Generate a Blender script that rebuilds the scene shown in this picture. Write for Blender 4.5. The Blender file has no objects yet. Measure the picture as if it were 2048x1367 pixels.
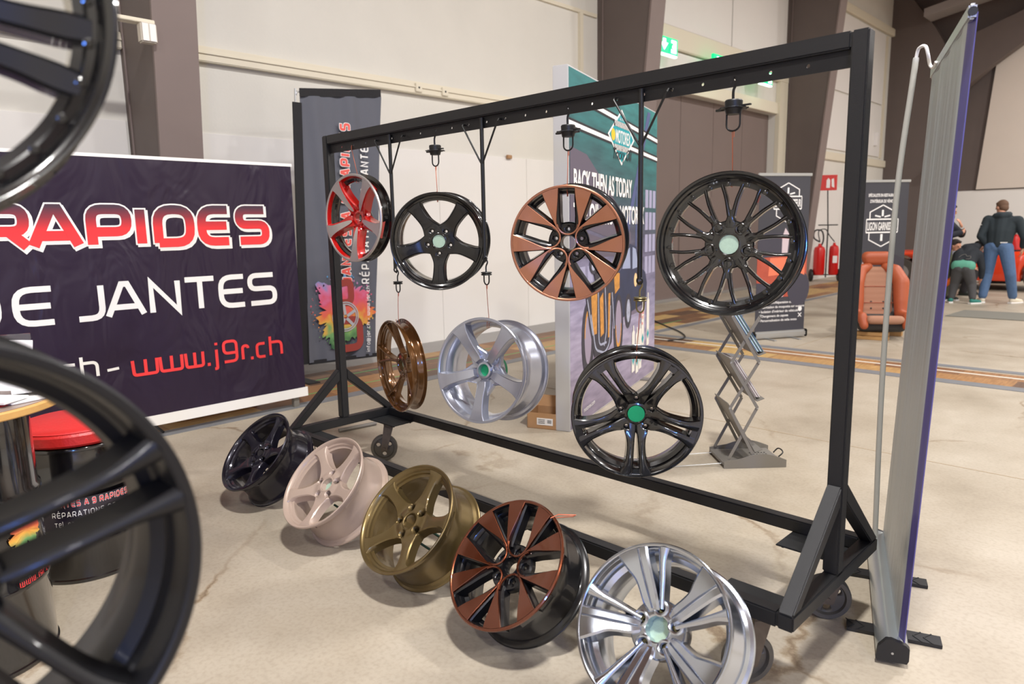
import bpy, bmesh, math, random
from mathutils import Vector, Matrix
random.seed(7)
PI = math.pi
sc = bpy.context.scene
COL = sc.collection
# ------------------------------------------------------------------ camera, world, lamps, exposure
F, YAW, PITCH, ROLL = 1402.1, 0.7809, 0.1608, -0.0195
CAM = Vector((3.7041, -2.236, 1.42))
def cam_axes():
    cy, sy, cp, sp = math.cos(YAW), math.sin(YAW), math.cos(PITCH), math.sin(PITCH)
    f = Vector((-sy*cp, cy*cp, -sp)); r = Vector((cy, sy, 0)); u = r.cross(f)
    cr, sr = math.cos(ROLL), math.sin(ROLL)
    return f, cr*r+sr*u, cr*u-sr*r
cd = bpy.data.cameras.new('camera'); cam = bpy.data.objects.new('camera', cd); COL.objects.link(cam)
_f, _r, _u = cam_axes()
cam.matrix_world = Matrix(((_r.x, _u.x, -_f.x, CAM.x), (_r.y, _u.y, -_f.y, CAM.y), (_r.z, _u.z, -_f.z, CAM.z), (0, 0, 0, 1)))
cd.sensor_width = 36; cd.lens = F/2048*36; cd.clip_start = 0.05; cd.clip_end = 200
cd.dof.use_dof = True; cd.dof.focus_distance = 3.0; cd.dof.aperture_fstop = 3.2
sc.camera = cam
w = bpy.data.worlds.new('world'); sc.world = w; w.use_nodes = True
w.node_tree.nodes['Background'].inputs[0].default_value = (0.95, 0.93, 0.90, 1)
w.node_tree.nodes['Background'].inputs[1].default_value = 0.30
def area(name, loc, rot, sx, sy, power, col):
    l = bpy.data.lights.new(name, 'AREA'); l.shape = 'RECTANGLE'; l.size = sx; l.size_y = sy
    l.energy = power; l.color = col
    o = bpy.data.objects.new(name, l); COL.objects.link(o); o.location = loc; o.rotation_euler = rot
    return o
LAMPZ = 7.2
for lx in (3.6, 10.0):
    for ly in (-6.5, -1.2, 4.6, 10.4, 16.8):
        area('hall_lamp', (lx, ly, LAMPZ), (0, 0, 0), 0.5, 0.5, (1050 if ly == -1.2 else 430 if ly < 0 else 560) if lx < 5 else (560 if ly < 0 else 820), (1.0, 0.975, 0.945))
area('blue_stand_light', (6.6, -4.2, 1.9), (math.radians(82), 0, math.radians(48)), 0.25, 0.5, 150, (0.10, 0.28, 1.0))
sc.view_settings.view_transform = 'Standard'; sc.view_settings.look = 'None'
sc.view_settings.gamma = 1; sc.view_settings.use_curve_mapping = False
sc.view_settings.exposure = -0.9

# ------------------------------------------------------------------ materials
def srgb(r, g, b):
    f = lambda c: (c/255/12.92) if c/255 <= .04045 else ((c/255+.055)/1.055)**2.4
    return (f(r), f(g), f(b), 1)
MATS = {}
def mat(name, col, rough=.5, metal=0., coat=0., noise=0., nscale=20., bump=0., bscale=60., emit=None, estr=1., spec=.5, coatr=.05, alpha=None, aniso=0.):
    if name in MATS: return MATS[name]
    m = bpy.data.materials.new(name); m.use_nodes = True; nt = m.node_tree; p = nt.nodes['Principled BSDF']
    c = srgb(*col)
    p.inputs['Base Color'].default_value = c; p.inputs['Roughness'].default_value = rough
    p.inputs['Metallic'].default_value = metal; p.inputs['Coat Weight'].default_value = coat
    p.inputs['Coat Roughness'].default_value = coatr; p.inputs['Specular IOR Level'].default_value = spec
    p.inputs['Anisotropic'].default_value = aniso
    tc = nt.nodes.new('ShaderNodeTexCoord')
    if noise > 0:
        n = nt.nodes.new('ShaderNodeTexNoise'); n.inputs['Scale'].default_value = nscale; n.inputs['Detail'].default_value = 5
        nt.links.new(tc.outputs['Object'], n.inputs['Vector'])
        mx = nt.nodes.new('ShaderNodeMix'); mx.data_type = 'RGBA'
        mx.inputs[6].default_value = (c[0]*(1-noise), c[1]*(1-noise), c[2]*(1-noise), 1)
        mx.inputs[7].default_value = (min(1, c[0]*(1+noise)), min(1, c[1]*(1+noise)), min(1, c[2]*(1+noise)), 1)
        nt.links.new(n.outputs['Fac'], mx.inputs[0]); nt.links.new(mx.outputs[2], p.inputs['Base Color'])
    if bump > 0:
        n2 = nt.nodes.new('ShaderNodeTexNoise'); n2.inputs['Scale'].default_value = bscale; n2.inputs['Detail'].default_value = 4
        nt.links.new(tc.outputs['Object'], n2.inputs['Vector'])
        b = nt.nodes.new('ShaderNodeBump'); b.inputs['Strength'].default_value = bump; b.inputs['Distance'].default_value = .01
        nt.links.new(n2.outputs['Fac'], b.inputs['Height']); nt.links.new(b.outputs[0], p.inputs['Normal'])
    if emit is not None:
        p.inputs['Emission Color'].default_value = srgb(*emit); p.inputs['Emission Strength'].default_value = estr
    if alpha is not None: p.inputs['Alpha'].default_value = alpha
    MATS[name] = m; return m
def nodes_of(m): return m.node_tree, m.node_tree.nodes['Principled BSDF']
def ramp(nt, stops, interp='LINEAR'):
    r = nt.nodes.new('ShaderNodeValToRGB'); cr = r.color_ramp; cr.interpolation = interp
    while len(cr.elements) > 1: cr.elements.remove(cr.elements[-1])
    cr.elements[0].position = stops[0][0]; cr.elements[0].color = srgb(*stops[0][1])
    for s, c in stops[1:]:
        e = cr.elements.new(s); e.color = srgb(*c)
    return r

def floor_material():
    m = mat('sealed_concrete', (203, 188, 160), .42, spec=.45); nt, p = nodes_of(m)
    tc = nt.nodes.new('ShaderNodeTexCoord')
    n1 = nt.nodes.new('ShaderNodeTexNoise'); n1.inputs['Scale'].default_value = 1.3; n1.inputs['Detail'].default_value = 8; n1.inputs['Roughness'].default_value = .62
    n2 = nt.nodes.new('ShaderNodeTexNoise'); n2.inputs['Scale'].default_value = 60; n2.inputs['Detail'].default_value = 3
    n3 = nt.nodes.new('ShaderNodeTexNoise'); n3.inputs['Scale'].default_value = .55; n3.inputs['Detail'].default_value = 4; n3.inputs['Distortion'].default_value = 1.5
    for n in (n1, n2, n3): nt.links.new(tc.outputs['Object'], n.inputs['Vector'])
    r1 = ramp(nt, [(.25, (146, 135, 118)), (.45, (166, 155, 138)), (.62, (176, 166, 150)), (.8, (190, 181, 167))])
    nt.links.new(n1.outputs['Fac'], r1.inputs[0])
    mx = nt.nodes.new('ShaderNodeMix'); mx.data_type = 'RGBA'; mx.blend_type = 'MULTIPLY'; mx.inputs[0].default_value = .3
    r2 = ramp(nt, [(.3, (205, 200, 190)), (.55, (255, 255, 255))]); nt.links.new(n2.outputs['Fac'], r2.inputs[0])
    nt.links.new(r1.outputs[0], mx.inputs[6]); nt.links.new(r2.outputs[0], mx.inputs[7])
    # thin meandering cracks
    v = nt.nodes.new('ShaderNodeTexVoronoi'); v.feature = 'DISTANCE_TO_EDGE'; v.inputs['Scale'].default_value = .55
    wr = nt.nodes.new('ShaderNodeVectorMath'); wr.operation = 'MULTIPLY_ADD'
    nt.links.new(n1.outputs['Color'], wr.inputs[0]); wr.inputs[1].default_value = (.5, .5, .5); nt.links.new(tc.outputs['Object'], wr.inputs[2])
    nt.links.new(wr.outputs[0], v.inputs['Vector'])
    r3 = ramp(nt, [(0, (150, 120, 85)), (.006, (215, 200, 175)), (.010, (255, 255, 255))]); nt.links.new(v.outputs['Distance'], r3.inputs[0])
    mx2 = nt.nodes.new('ShaderNodeMix'); mx2.data_type = 'RGBA'; mx2.blend_type = 'MULTIPLY'
    r4 = ramp(nt, [(.45, (0, 0, 0)), (.6, (255, 255, 255))]); nt.links.new(n3.outputs['Fac'], r4.inputs[0])
    ml = nt.nodes.new('ShaderNodeMath'); ml.operation = 'MULTIPLY'; ml.inputs[1].default_value = .7
    nt.links.new(r4.outputs[0], ml.inputs[0]); nt.links.new(ml.outputs[0], mx2.inputs[0])
    nt.links.new(mx.outputs[2], mx2.inputs[6]); nt.links.new(r3.outputs[0], mx2.inputs[7])
    nt.links.new(mx2.outputs[2], p.inputs['Base Color'])
    rr = nt.nodes.new('ShaderNodeMapRange'); rr.inputs[3].default_value = .36; rr.inputs[4].default_value = .62
    nt.links.new(n1.outputs['Fac'], rr.inputs[0]); nt.links.new(rr.outputs[0], p.inputs['Roughness'])
    return m

def wood_tile_material(name, scale, palette, rot=0):
    m = mat(name, (150, 115, 80), .5); nt, p = nodes_of(m)
    tc = nt.nodes.new('ShaderNodeTexCoord'); mp = nt.nodes.new('ShaderNodeMapping'); mp.inputs['Rotation'].default_value[2] = rot
    nt.links.new(tc.outputs['Object'], mp.inputs[0])
    br = nt.nodes.new('ShaderNodeTexBrick'); br.inputs['Scale'].default_value = scale; br.offset = .35; br.offset_frequency = 2
    br.inputs['Mortar Size'].default_value = .006; br.inputs['Brick Width'].default_value = .9; br.inputs['Row Height'].default_value = .38
    br.inputs['Color1'].default_value = (0, 0, 0, 1); br.inputs['Color2'].default_value = (1, 1, 1, 1); br.inputs['Mortar'].default_value = (0, 0, 0, 1)
    nt.links.new(mp.outputs[0], br.inputs['Vector'])
    r = ramp(nt, [(i/len(palette), c) for i, c in enumerate(palette)], 'CONSTANT'); nt.links.new(br.outputs['Color'], r.inputs[0])
    wv = nt.nodes.new('ShaderNodeTexNoise'); wv.inputs['Scale'].default_value = 4; wv.inputs['Detail'].default_value = 6
    mp2 = nt.nodes.new('ShaderNodeMapping'); mp2.inputs['Scale'].default_value = (14, 1.5, 1); mp2.inputs['Rotation'].default_value[2] = rot+PI/2
    nt.links.new(tc.outputs['Object'], mp2.inputs[0]); nt.links.new(mp2.outputs[0], wv.inputs['Vector'])
    r2 = ramp(nt, [(.3, (190, 180, 170)), (.7, (255, 255, 255))]); nt.links.new(wv.outputs['Fac'], r2.inputs[0])
    mx = nt.nodes.new('ShaderNodeMix'); mx.data_type = 'RGBA'; mx.blend_type = 'MULTIPLY'; mx.inputs[0].default_value = .8
    nt.links.new(r.outputs[0], mx.inputs[6]); nt.links.new(r2.outputs[0], mx.inputs[7]); nt.links.new(mx.outputs[2], p.inputs['Base Color'])
    return m

# ------------------------------------------------------------------ mesh helpers
def link(name, me, parent=None):
    o = bpy.data.objects.new(name, me); COL.objects.link(o)
    if parent is not None: o.parent = parent
    return o
def obj(name, bm, mats, parent=None, smooth=True, ang=38, recalc=True):
    if recalc: bmesh.ops.recalc_face_normals(bm, faces=bm.faces)
    me = bpy.data.meshes.new(name)
    if smooth:
        ca = math.radians(ang)
        for f in bm.faces: f.smooth = True
        for e in bm.edges:
            if len(e.link_faces) == 2:
                try: e.smooth = e.calc_face_angle() < ca
                except Exception: e.smooth = False
    bm.to_mesh(me); bm.free()
    if not isinstance(mats, (list, tuple)): mats = [mats]
    for m in mats: me.materials.append(m)
    return link(name, me, parent)
def tag(o, label=None, cat=None, group=None, kind=None):
    if label: o['label'] = label
    if cat: o['category'] = cat
    if group: o['group'] = group
    if kind: o['kind'] = kind
    return o
def thing(name, label, cat, loc=(0, 0, 0), rz=0, group=None):
    o = bpy.data.objects.new(name, None); o.empty_display_size = .1; COL.objects.link(o)
    o.location = loc; o.rotation_euler = (0, 0, rz); return tag(o, label, cat, group)
def struct(name, bm, m, **k):
    o = obj(name, bm, m, **k); o['kind'] = 'structure'; return o
BM = bmesh.new
def box(bm, x0, x1, y0, y1, z0, z1, mi=0, M=None, bev=0):
    vs = [bm.verts.new((x, y, z)) for x in (x0, x1) for y in (y0, y1) for z in (z0, z1)]
    fs = [bm.faces.new([vs[i] for i in q]) for q in ((0, 1, 3, 2), (4, 6, 7, 5), (0, 4, 5, 1), (2, 3, 7, 6), (0, 2, 6, 4), (1, 5, 7, 3))]
    for f in fs: f.material_index = mi
    if bev:
        es = list({e for f in fs for e in f.edges})
        r = bmesh.ops.bevel(bm, geom=es, offset=bev, segments=2, affect='EDGES', clamp_overlap=True)
        for f in r['faces']: f.material_index = mi
        vs = list({v for f in r['faces'] for v in f.verts} | {v for v in vs if v.is_valid})
    if M is not None: bmesh.ops.transform(bm, matrix=M, verts=[v for v in vs if v.is_valid])
    return vs
def ring_faces(bm, rings, closed=True, mi=0, capa=True, capb=True):
    n = len(rings[0])
    for a, b in zip(rings[:-1], rings[1:]):
        for i in range(n if closed else n-1):
            j = (i+1) % n
            f = bm.faces.new((a[i], a[j], b[j], b[i])); f.material_index = mi
    if closed and capa: bm.faces.new(rings[0][::-1]).material_index = mi
    if closed and capb: bm.faces.new(rings[-1]).material_index = mi
def tube(bm, pts, r, n=10, mi=0, closed=False, caps=True, squash=1.):
    pts = [Vector(p) for p in pts]; rs = r if isinstance(r, (list, tuple)) else [r]*len(pts)
    N = len(pts); tang = []
    for i in range(N):
        a = pts[(i-1) % N] if (closed or i > 0) else pts[0]; b = pts[(i+1) % N] if (closed or i < N-1) else pts[-1]
        tang.append((b-a).normalized())
    up = Vector((0, 0, 1)) if abs(tang[0].z) < .9 else Vector((0, 1, 0))
    x = tang[0].cross(up).normalized(); rings = []
    for i in range(N):
        t = tang[i]; x = (x-t*x.dot(t)).normalized(); y = t.cross(x)
        rings.append([bm.verts.new(pts[i]+rs[i]*(math.cos(2*PI*k/n)*x+math.sin(2*PI*k/n)*y*squash)) for k in range(n)])
    if closed: rings.append(rings[0]); ring_faces(bm, rings, True, mi, False, False)
    else: ring_faces(bm, rings, True, mi, caps, caps)
def cyl(bm, c, r, h, axis='z', n=24, mi=0, r2=None):
    c = Vector(c); d = {'x': Vector((1, 0, 0)), 'y': Vector((0, 1, 0)), 'z': Vector((0, 0, 1))}[axis] if isinstance(axis, str) else Vector(axis).normalized()
    tube(bm, [c, c+d*h], [r, r if r2 is None else r2], n, mi)
def lathe(bm, prof, n=64, mi=0, closed=False, M=None, mis=None):
    rings = []
    for r, z in prof:
        rings.append([bm.verts.new((r*math.cos(2*PI*k/n), r*math.sin(2*PI*k/n), z)) for k in range(n)])
    if closed: rings.append(rings[0])
    for q, (a, b) in enumerate(zip(rings[:-1], rings[1:])):
        for i in range(n):
            j = (i+1) % n; f = bm.faces.new((a[i], a[j], b[j], b[i])); f.material_index = mis[q] if mis else mi
    if M is not None:
        vv = list({v for R in rings for v in R}); bmesh.ops.transform(bm, matrix=M, verts=vv)
def prism(bm, poly, d, mi=0, M=None):
    """poly: list of (x,y) -> extruded 0..d in z"""
    a = [bm.verts.new((x, y, 0)) for x, y in poly]; b = [bm.verts.new((x, y, d)) for x, y in poly]
    ring_faces(bm, [a, b], True, mi)
    if M is not None: bmesh.ops.transform(bm, matrix=M, verts=a+b)
def ball(bm, c, r, mi=0, seg=16, M=None):
    rr = r if isinstance(r, (tuple, list)) else (r, r, r)
    m = Matrix.Translation(Vector(c)) @ (M if M is not None else Matrix()) @ Matrix.Diagonal((*rr, 1))
    g = bmesh.ops.create_uvsphere(bm, u_segments=seg, v_segments=max(6, seg//2), radius=1, matrix=m)
    for v in g['verts']:
        for f in v.link_faces: f.material_index = mi
def frame(o, ex, ey, ez=None):
    ex = Vector(ex).normalized(); ey = Vector(ey).normalized(); ez = ex.cross(ey) if ez is None else Vector(ez)
    o = Vector(o)
    return Matrix(((ex.x, ey.x, ez.x, o.x), (ex.y, ey.y, ez.y, o.y), (ex.z, ey.z, ez.z, o.z), (0, 0, 0, 1)))
def arc(cx, cy, r, a0, a1, n=10):
    return [(cx+r*math.cos(math.radians(a0+(a1-a0)*i/n)), cy+r*math.sin(math.radians(a0+(a1-a0)*i/n))) for i in range(n+1)]
def smoothpts(ctrl, n=8):
    P = [Vector(c) for c in ctrl]; out = []
    for i in range(len(P)-1):
        p0 = P[i-1] if i else P[0]; p1 = P[i]; p2 = P[i+1]; p3 = P[i+2] if i+2 < len(P) else P[-1]
        for k in range(n):
            t = k/n
            out.append(.5*((2*p1)+(p2-p0)*t+(2*p0-5*p1+4*p2-p3)*t*t+(3*p1-p0-3*p2+p3)*t**3))
    out.append(P[-1]); return out
# ---- stroke lettering (rounded technical capitals)
def fillet(P, r, n=5):
    if len(P) < 3 or r <= 0: return P
    out = [P[0]]
    for i in range(1, len(P)-1):
        a, b, c = Vector(P[i-1]), Vector(P[i]), Vector(P[i+1]); da = (a-b); dc = (c-b)
        k = min(r, da.length*.5 if i > 1 else da.length*.99, dc.length*.5 if i < len(P)-2 else dc.length*.99)
        da.normalize(); dc.normalize(); s = b+da*k; e = b+dc*k
        for j in range(n+1):
            t = j/n; q = (1-t)**2*s+2*t*(1-t)*b+t*t*e; out.append((q.x, q.y))
    out.append(P[-1]); return out
G = {
 'A': (1.0, [([(0, 0), (.42, 1), (.58, 1), (1, 0)], .0), ([(.17, .27), (.83, .27)], 0)]),
 'P': (.92, [([(0, 0), (0, 1), (.9, 1), (.9, .36), (0, .36)], .3)]),
 'R': (.92, [([(0, 0), (0, 1), (.88, 1), (.88, .4), (0, .4)], .3), ([(.5, .4), (.92, 0)], 0)]),
 'I': (.06, [([(0, 0), (0, 1)], 0)]),
 'D': (.92, [([(0, 0), (0, 1), (.92, 1), (.92, 0), (0, 0)], .42)]),
 'E': (.88, [([(.9, 1), (0, 1), (0, 0), (.9, 0)], .42), ([(.05, .5), (.85, .5)], 0)]),
 'S': (.88, [([(.85, 1), (0, 1), (0, .52), (.88, .52), (.88, 0), (0, 0)], .24)]),
 'J': (.72, [([(.72, 1), (.72, 0), (0, 0)], .34)]),
 'N': (.86, [([(0, 0), (0, 1), (.86, 0), (.86, 1)], 0)]),
 'T': (.96, [([(0, 1), (.96, 1)], 0), ([(.48, 1), (.48, 0)], 0)]),
 'O': (.95, [([(.4, 0), (0, 0), (0, 1), (.95, 1), (.95, 0), (.4, 0)], .35)]),
 '0': (.7, [([(.35, 0), (0, 0), (0, 1), (.7, 1), (.7, 0), (.35, 0)], .3)]),
 '2': (.7, [([(0, 1), (.7, 1), (.7, .5), (0, .5), (0, 0), (.7, 0)], .2)]),
 '5': (.7, [([(.7, 1), (0, 1), (0, .58), (.7, .58), (.7, 0), (0, 0)], .2)]),
 '7': (.7, [([(0, 1), (.7, 1), (.25, 0)], .05)]),
 '6': (.7, [([(.65, 1), (0, 1), (0, 0), (.7, 0), (.7, .55), (0, .55)], .25)]),
 '8': (.7, [([(.35, 0), (0, 0), (0, 1), (.7, 1), (.7, 0), (.35, 0)], .25), ([(0, .52), (.7, .52)], 0)]),
 '9': (.82, [([(0, 0), (.82, 0), (.82, 1), (0, 1), (0, .42), (.82, .42)], .28)]),
 'w': (1.15, [([(0, 1), (.04, 0), (1.15, 0), (1.15, 1)], .18), ([(.6, 1), (.6, 0)], 0)]),
 'j': (.25, [([(.22, 1), (.22, -.38), (0, -.38)], .1), ([(.22, 1.32), (.22, 1.5)], 0)]),
 'r': (.5, [([(0, 0), (0, 1), (.5, 1), (.5, .8)], .3)]),
 'c': (.66, [([(.68, 1), (0, 1), (0, 0), (.68, 0)], .3)]),
 'h': (.78, [([(0, 1.45), (0, 0)], 0), ([(0, 1), (.78, 1), (.78, 0)], .34)]),
 'i': (.05, [([(0, 0), (0, 1)], 0), ([(0, 1.3), (0, 1.45)], 0)]),
 'n': (.7, [([(0, 0), (0, 1)], 0), ([(0, 1), (.7, 1), (.7, 0)], .3)]),
 'f': (.45, [([(.1, 0), (.1, 1.4), (.5, 1.4)], .2), ([(-.05, 1), (.45, 1)], 0)]),
 'o': (.75, [([(.35, 0), (0, 0), (0, 1), (.75, 1), (.75, 0), (.35, 0)], .28)]),
 'l': (.05, [([(0, 0), (0, 1.4)], 0)]),
 'e': (.72, [([(.7, 0), (0, 0), (0, 1), (.72, 1), (.72, .5), (0, .5)], .28)]),
 '@': (1.1, [([(1.1, -.2), (-.0, -.2), (0, 1.2), (1.1, 1.2), (1.1, .2), (.8, .2)], .3), ([(.8, .8), (.35, .8), (.35, .25), (.8, .25), (.8, .8)], .1)]),
 '.': (.12, [([(.06, 0), (.06, .16)], 0)]),
 '-': (.55, [([(0, .5), (.55, .5)], 0)]),
}
_lay = [0]
def stroke_poly(bm, P, th, M, mi=0):
    _lay[0] = (_lay[0]+1) % 4; M = M @ Matrix.Translation((0, 0, .00022*_lay[0]))   # each stroke of ink sits a hair above the last
    P = [Vector(p) for p in P]; L = []; R_ = []
    P = [p for i, p in enumerate(P) if i == 0 or (p-P[i-1]).length > 1e-5]
    for i, p in enumerate(P):
        a = (p-P[i-1]).normalized() if i else None; b = (P[i+1]-p).normalized() if i < len(P)-1 else None
        if a is None: t = b; k = 1
        elif b is None: t = a; k = 1
        else:
            t = (a+b)
            t = t.normalized() if t.length > 1e-6 else b; k = 1/max(.45, t.dot(b))
        nrm = Vector((-t.y, t.x)); L.append(p+nrm*th/2*k); R_.append(p-nrm*th/2*k)
    va = [bm.verts.new(M @ Vector((q.x, q.y, .00002*i))) for i, q in enumerate(L)]; vb = [bm.verts.new(M @ Vector((q.x, q.y, .00002*i))) for i, q in enumerate(R_)]
    for i in range(len(P)-1):
        f = bm.faces.new((va[i], vb[i], vb[i+1], va[i+1])); f.material_index = mi
def glyph(bm, ch, x0, z0, wd, h, th, M, mi=0, grow=0.):
    gw, st = G[ch]
    sx = (wd-th)/gw if gw > .2 else h
    sz = (h-th)
    for pl, r in st:
        P = [((p[0])*sx+x0+th/2, p[1]*sz+z0+th/2) for p in pl]
        P = fillet(P, r*min(abs(sx), sz) if r else 0)
        if grow:
            a, b = Vector(P[0]), Vector(P[1]); d = (a-b).normalized()*grow; P[0] = (P[0][0]+d.x, P[0][1]+d.y)
            a, b = Vector(P[-1]), Vector(P[-2]); d = (a-b).normalized()*grow; P[-1] = (P[-1][0]+d.x, P[-1][1]+d.y)
        stroke_poly(bm, P, th+2*grow, M, mi)
def line_text(bm, s, x0, z0, h, th, M, mi=0, gap=.3, wk=.95, grow=0., shear=0):
    x = x0
    for ch in s:
        if ch == ' ': x += h*.55; continue
        base = 'E' if ch == 'É' else ('e' if ch == 'é' else ch)
        wd = G[base][0]*h*wk+th if G[base][0] > .2 else th*1.2
        glyph(bm, base, x, z0, wd, h, th, M, mi, grow)
        if ch in 'Éé': stroke_poly(bm, [(x+wd*.4, z0+h*1.1), (x+wd*.65, z0+h*1.28)], th, M, mi)
        x += wd+h*gap
    return x-x0
def text(name, s, M, size, m, parent, bold=0.0, width=None, align='LEFT', ext=.0, shear=0):
    cu = bpy.data.curves.new(name, 'FONT'); cu.body = s; cu.size = size; cu.align_x = align; cu.offset = bold; cu.extrude = ext; cu.shear = shear
    t = bpy.data.objects.new('tmp', cu); COL.objects.link(t)
    dg = bpy.context.evaluated_depsgraph_get(); me = bpy.data.meshes.new_from_object(t.evaluated_get(dg))
    bpy.data.objects.remove(t)
    if width and len(me.vertices):
        xs = [v.co.x for v in me.vertices]; k = width/(max(xs)-min(xs))
        for v in me.vertices: v.co.x *= k
    me.transform(M); me.materials.clear(); me.materials.append(m); me.name = name
    return link(name, me, parent)
def evaluated(o, name, mats, parent=None):
    dg = bpy.context.evaluated_depsgraph_get(); me = bpy.data.meshes.new_from_object(o.evaluated_get(dg))
    bpy.data.objects.remove(o)
    me.materials.clear()
    for m in (mats if isinstance(mats, (list, tuple)) else [mats]): me.materials.append(m)
    return link(name, me, parent)
def remeshed(name, bm, m, parent, voxel=.012, it=3):
    bmesh.ops.recalc_face_normals(bm, faces=bm.faces)
    me = bpy.data.meshes.new('t'); bm.to_mesh(me); bm.free(); o = link('t', me)
    r = o.modifiers.new('r', 'REMESH'); r.mode = 'VOXEL'; r.voxel_size = voxel; r.use_smooth_shade = True
    s = o.modifiers.new('s', 'SMOOTH'); s.iterations = it; s.factor = .5
    return evaluated(o, name, m, parent)
def capsule(bm, a, b, ra, rb, n=14):
    a, b = Vector(a), Vector(b); d = (b-a)
    L = d.length; d.normalize(); pts = []; rs = []
    for t in (-.98, -.8, -.45, 0): pts.append(a+d*ra*t); rs.append(ra*math.sqrt(max(.02, 1-t*t)))
    for t in (0, .45, .8, .98): pts.append(b+d*rb*t); rs.append(rb*math.sqrt(max(.02, 1-t*t)))
    if L < 1e-4: pts.pop(4); rs.pop(4)
    tube(bm, pts, rs, n)

# ------------------------------------------------------------------ palette
M_steel = mat('black_powdercoat', (34, 34, 36), .42, metal=.35, bump=.25, bscale=900, spec=.6)
M_plate = mat('matt_black_plate', (30, 31, 33), .6, metal=.2, bump=.2, bscale=700)
M_cream = mat('cream_plaster', (218, 215, 207), .8, noise=.05, nscale=2.2, bump=.15, bscale=45)
M_white = mat('white_panel', (229, 226, 222), .6, noise=.025, nscale=1.5)
M_rail = mat('cream_trunking', (224, 216, 196), .5)
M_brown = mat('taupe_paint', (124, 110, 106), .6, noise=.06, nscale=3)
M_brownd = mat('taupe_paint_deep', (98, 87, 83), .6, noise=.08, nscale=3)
M_door = mat('taupe_door_leaf', (116, 101, 96), .55, noise=.05, nscale=2)
M_copperwire = mat('copper_wire', (205, 120, 92), .35, metal=.9)
M_iron = mat('dark_iron', (52, 52, 52), .45, metal=.7, noise=.2, nscale=60)
M_ironr = mat('worn_iron', (98, 88, 78), .55, metal=.5, noise=.35, nscale=30)
M_zinc = mat('yellow_zinc', (140, 128, 92), .35, metal=.85)
M_silverm = mat('brushed_aluminium', (190, 192, 194), .35, metal=.9)
M_greyplastic = mat('grey_enamel', (128, 124, 118), .5, metal=.3)
M_black = mat('black_plastic', (26, 26, 28), .5)
M_rubber = mat('worn_rubber', (72, 66, 60), .75, noise=.2, nscale=40)
M_whitep = mat('white_print', (236, 234, 232), .6)
M_redp = mat('red_print', (232, 58, 60), .55)

# ------------------------------------------------------------------ the hall
XW = -3.3
bm = BM(); box(bm, -4.5, 16, -10, 22, -.1, 0); struct('floor', bm, floor_material(), smooth=False)
DY0, DY1, DZ = 7.15, 13.1, 3.75
bm = BM()
box(bm, -3.6, XW, -10, DY0, 0, 9); box(bm, -3.6, XW, DY1, 21, 0, 9); box(bm, -3.6, XW, DY0, DY1, DZ, 9)
struct('wall_left', bm, M_cream, smooth=False)
# white lower cladding: separate sheets with fine seams
bm = BM()
def cladding(y0, y1, z0, z1, stepy):
    n = max(1, round((y1-y0)/stepy)); d = (y1-y0)/n
    for i in range(n): box(bm, XW, XW+.02, y0+i*d+.002, y0+(i+1)*d-.002, z0, z1, bev=.002)
cladding(-10, -.02, 0, 2.43, 1.5); cladding(.34, 6.78, 0, 2.38, 1.61); cladding(13.9, 20.3, 0, 2.3, 1.6)
struct('trim_1', bm, M_white, smooth=False)
bm = BM()
for a, b in ((-10, 0), (.33, 6.78)):
    box(bm, XW, XW+.07, a, b, 3.03, 3.17, bev=.008); box(bm, XW, XW+.085, a, b, 3.10, 3.115)
box(bm, XW, XW+.06, 13.9, 20.35, 2.95, 3.14, bev=.01); box(bm, XW, XW+.1, 13.9, 20.35, 6.55, 6.75, bev=.01)
box(bm, XW, XW+.1, 7.15, 13.5, 4.42, 4.78, bev=.01); box(bm, XW, XW+.1, 13.1, 13.48, 0, 4.42, bev=.006)
box(bm, XW, XW+.06, 7.15, 13.1, DZ, 3.98, bev=.006)
box(bm, XW, XW+.05, 6.35, 6.42, 3.17, 4.55); box(bm, XW, XW+.03, .33, 6.78, 4.55, 4.6); box(bm, XW, XW+.05, 19.9, 20.0, 3.2, 6.5)
struct('trim_2', bm, M_rail, smooth=False)
bm = BM(); box(bm, XW, XW+.05, 7.15, 10.95, 4.80, 7.5, bev=.004); box(bm, XW, XW+.05, 10.99, 13.4, 4.80, 7.5, bev=.004)
box(bm, XW, XW+.04, 7.3, 10.2, 4.0, 4.4, bev=.004); box(bm, XW, XW+.04, 13.95, 19.8, 3.22, 4.6, bev=.004); box(bm, XW, XW+.04, 13.95, 19.8, 4.65, 6.5, bev=.004)
struct('trim_3', bm, M_white, smooth=False)
# big sliding door
bm = BM(); ys = [DY0, 8.3, 9.5, 10.7, 11.9, DY1]
for a, b in zip(ys[:-1], ys[1:]): box(bm, -3.50, -3.45, a+.004, b-.004, .02, DZ, bev=.003)
box(bm, -3.46, -3.44, 8.32, 9.2, .03, 2.1, bev=.003); box(bm, -3.46, -3.44, 9.52, 13.05, .03, 1.95, bev=.003)
dr = struct('door_1', bm, M_door, smooth=False)
bm = BM(); box(bm, -3.44, -3.40, 9.06, 9.16, .98, 1.01); cyl(bm, (-3.44, 9.16, 1.0), .02, .04, 'x'); o = obj('door_handle', bm, M_silverm, dr); o['label'] = 'small metal lever handle'
bm = BM(); box(bm, -3.46, -3.38, 7.3, 13.1, 0, .06, bev=.01); struct('trim_4', bm, M_silverm)
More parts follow.
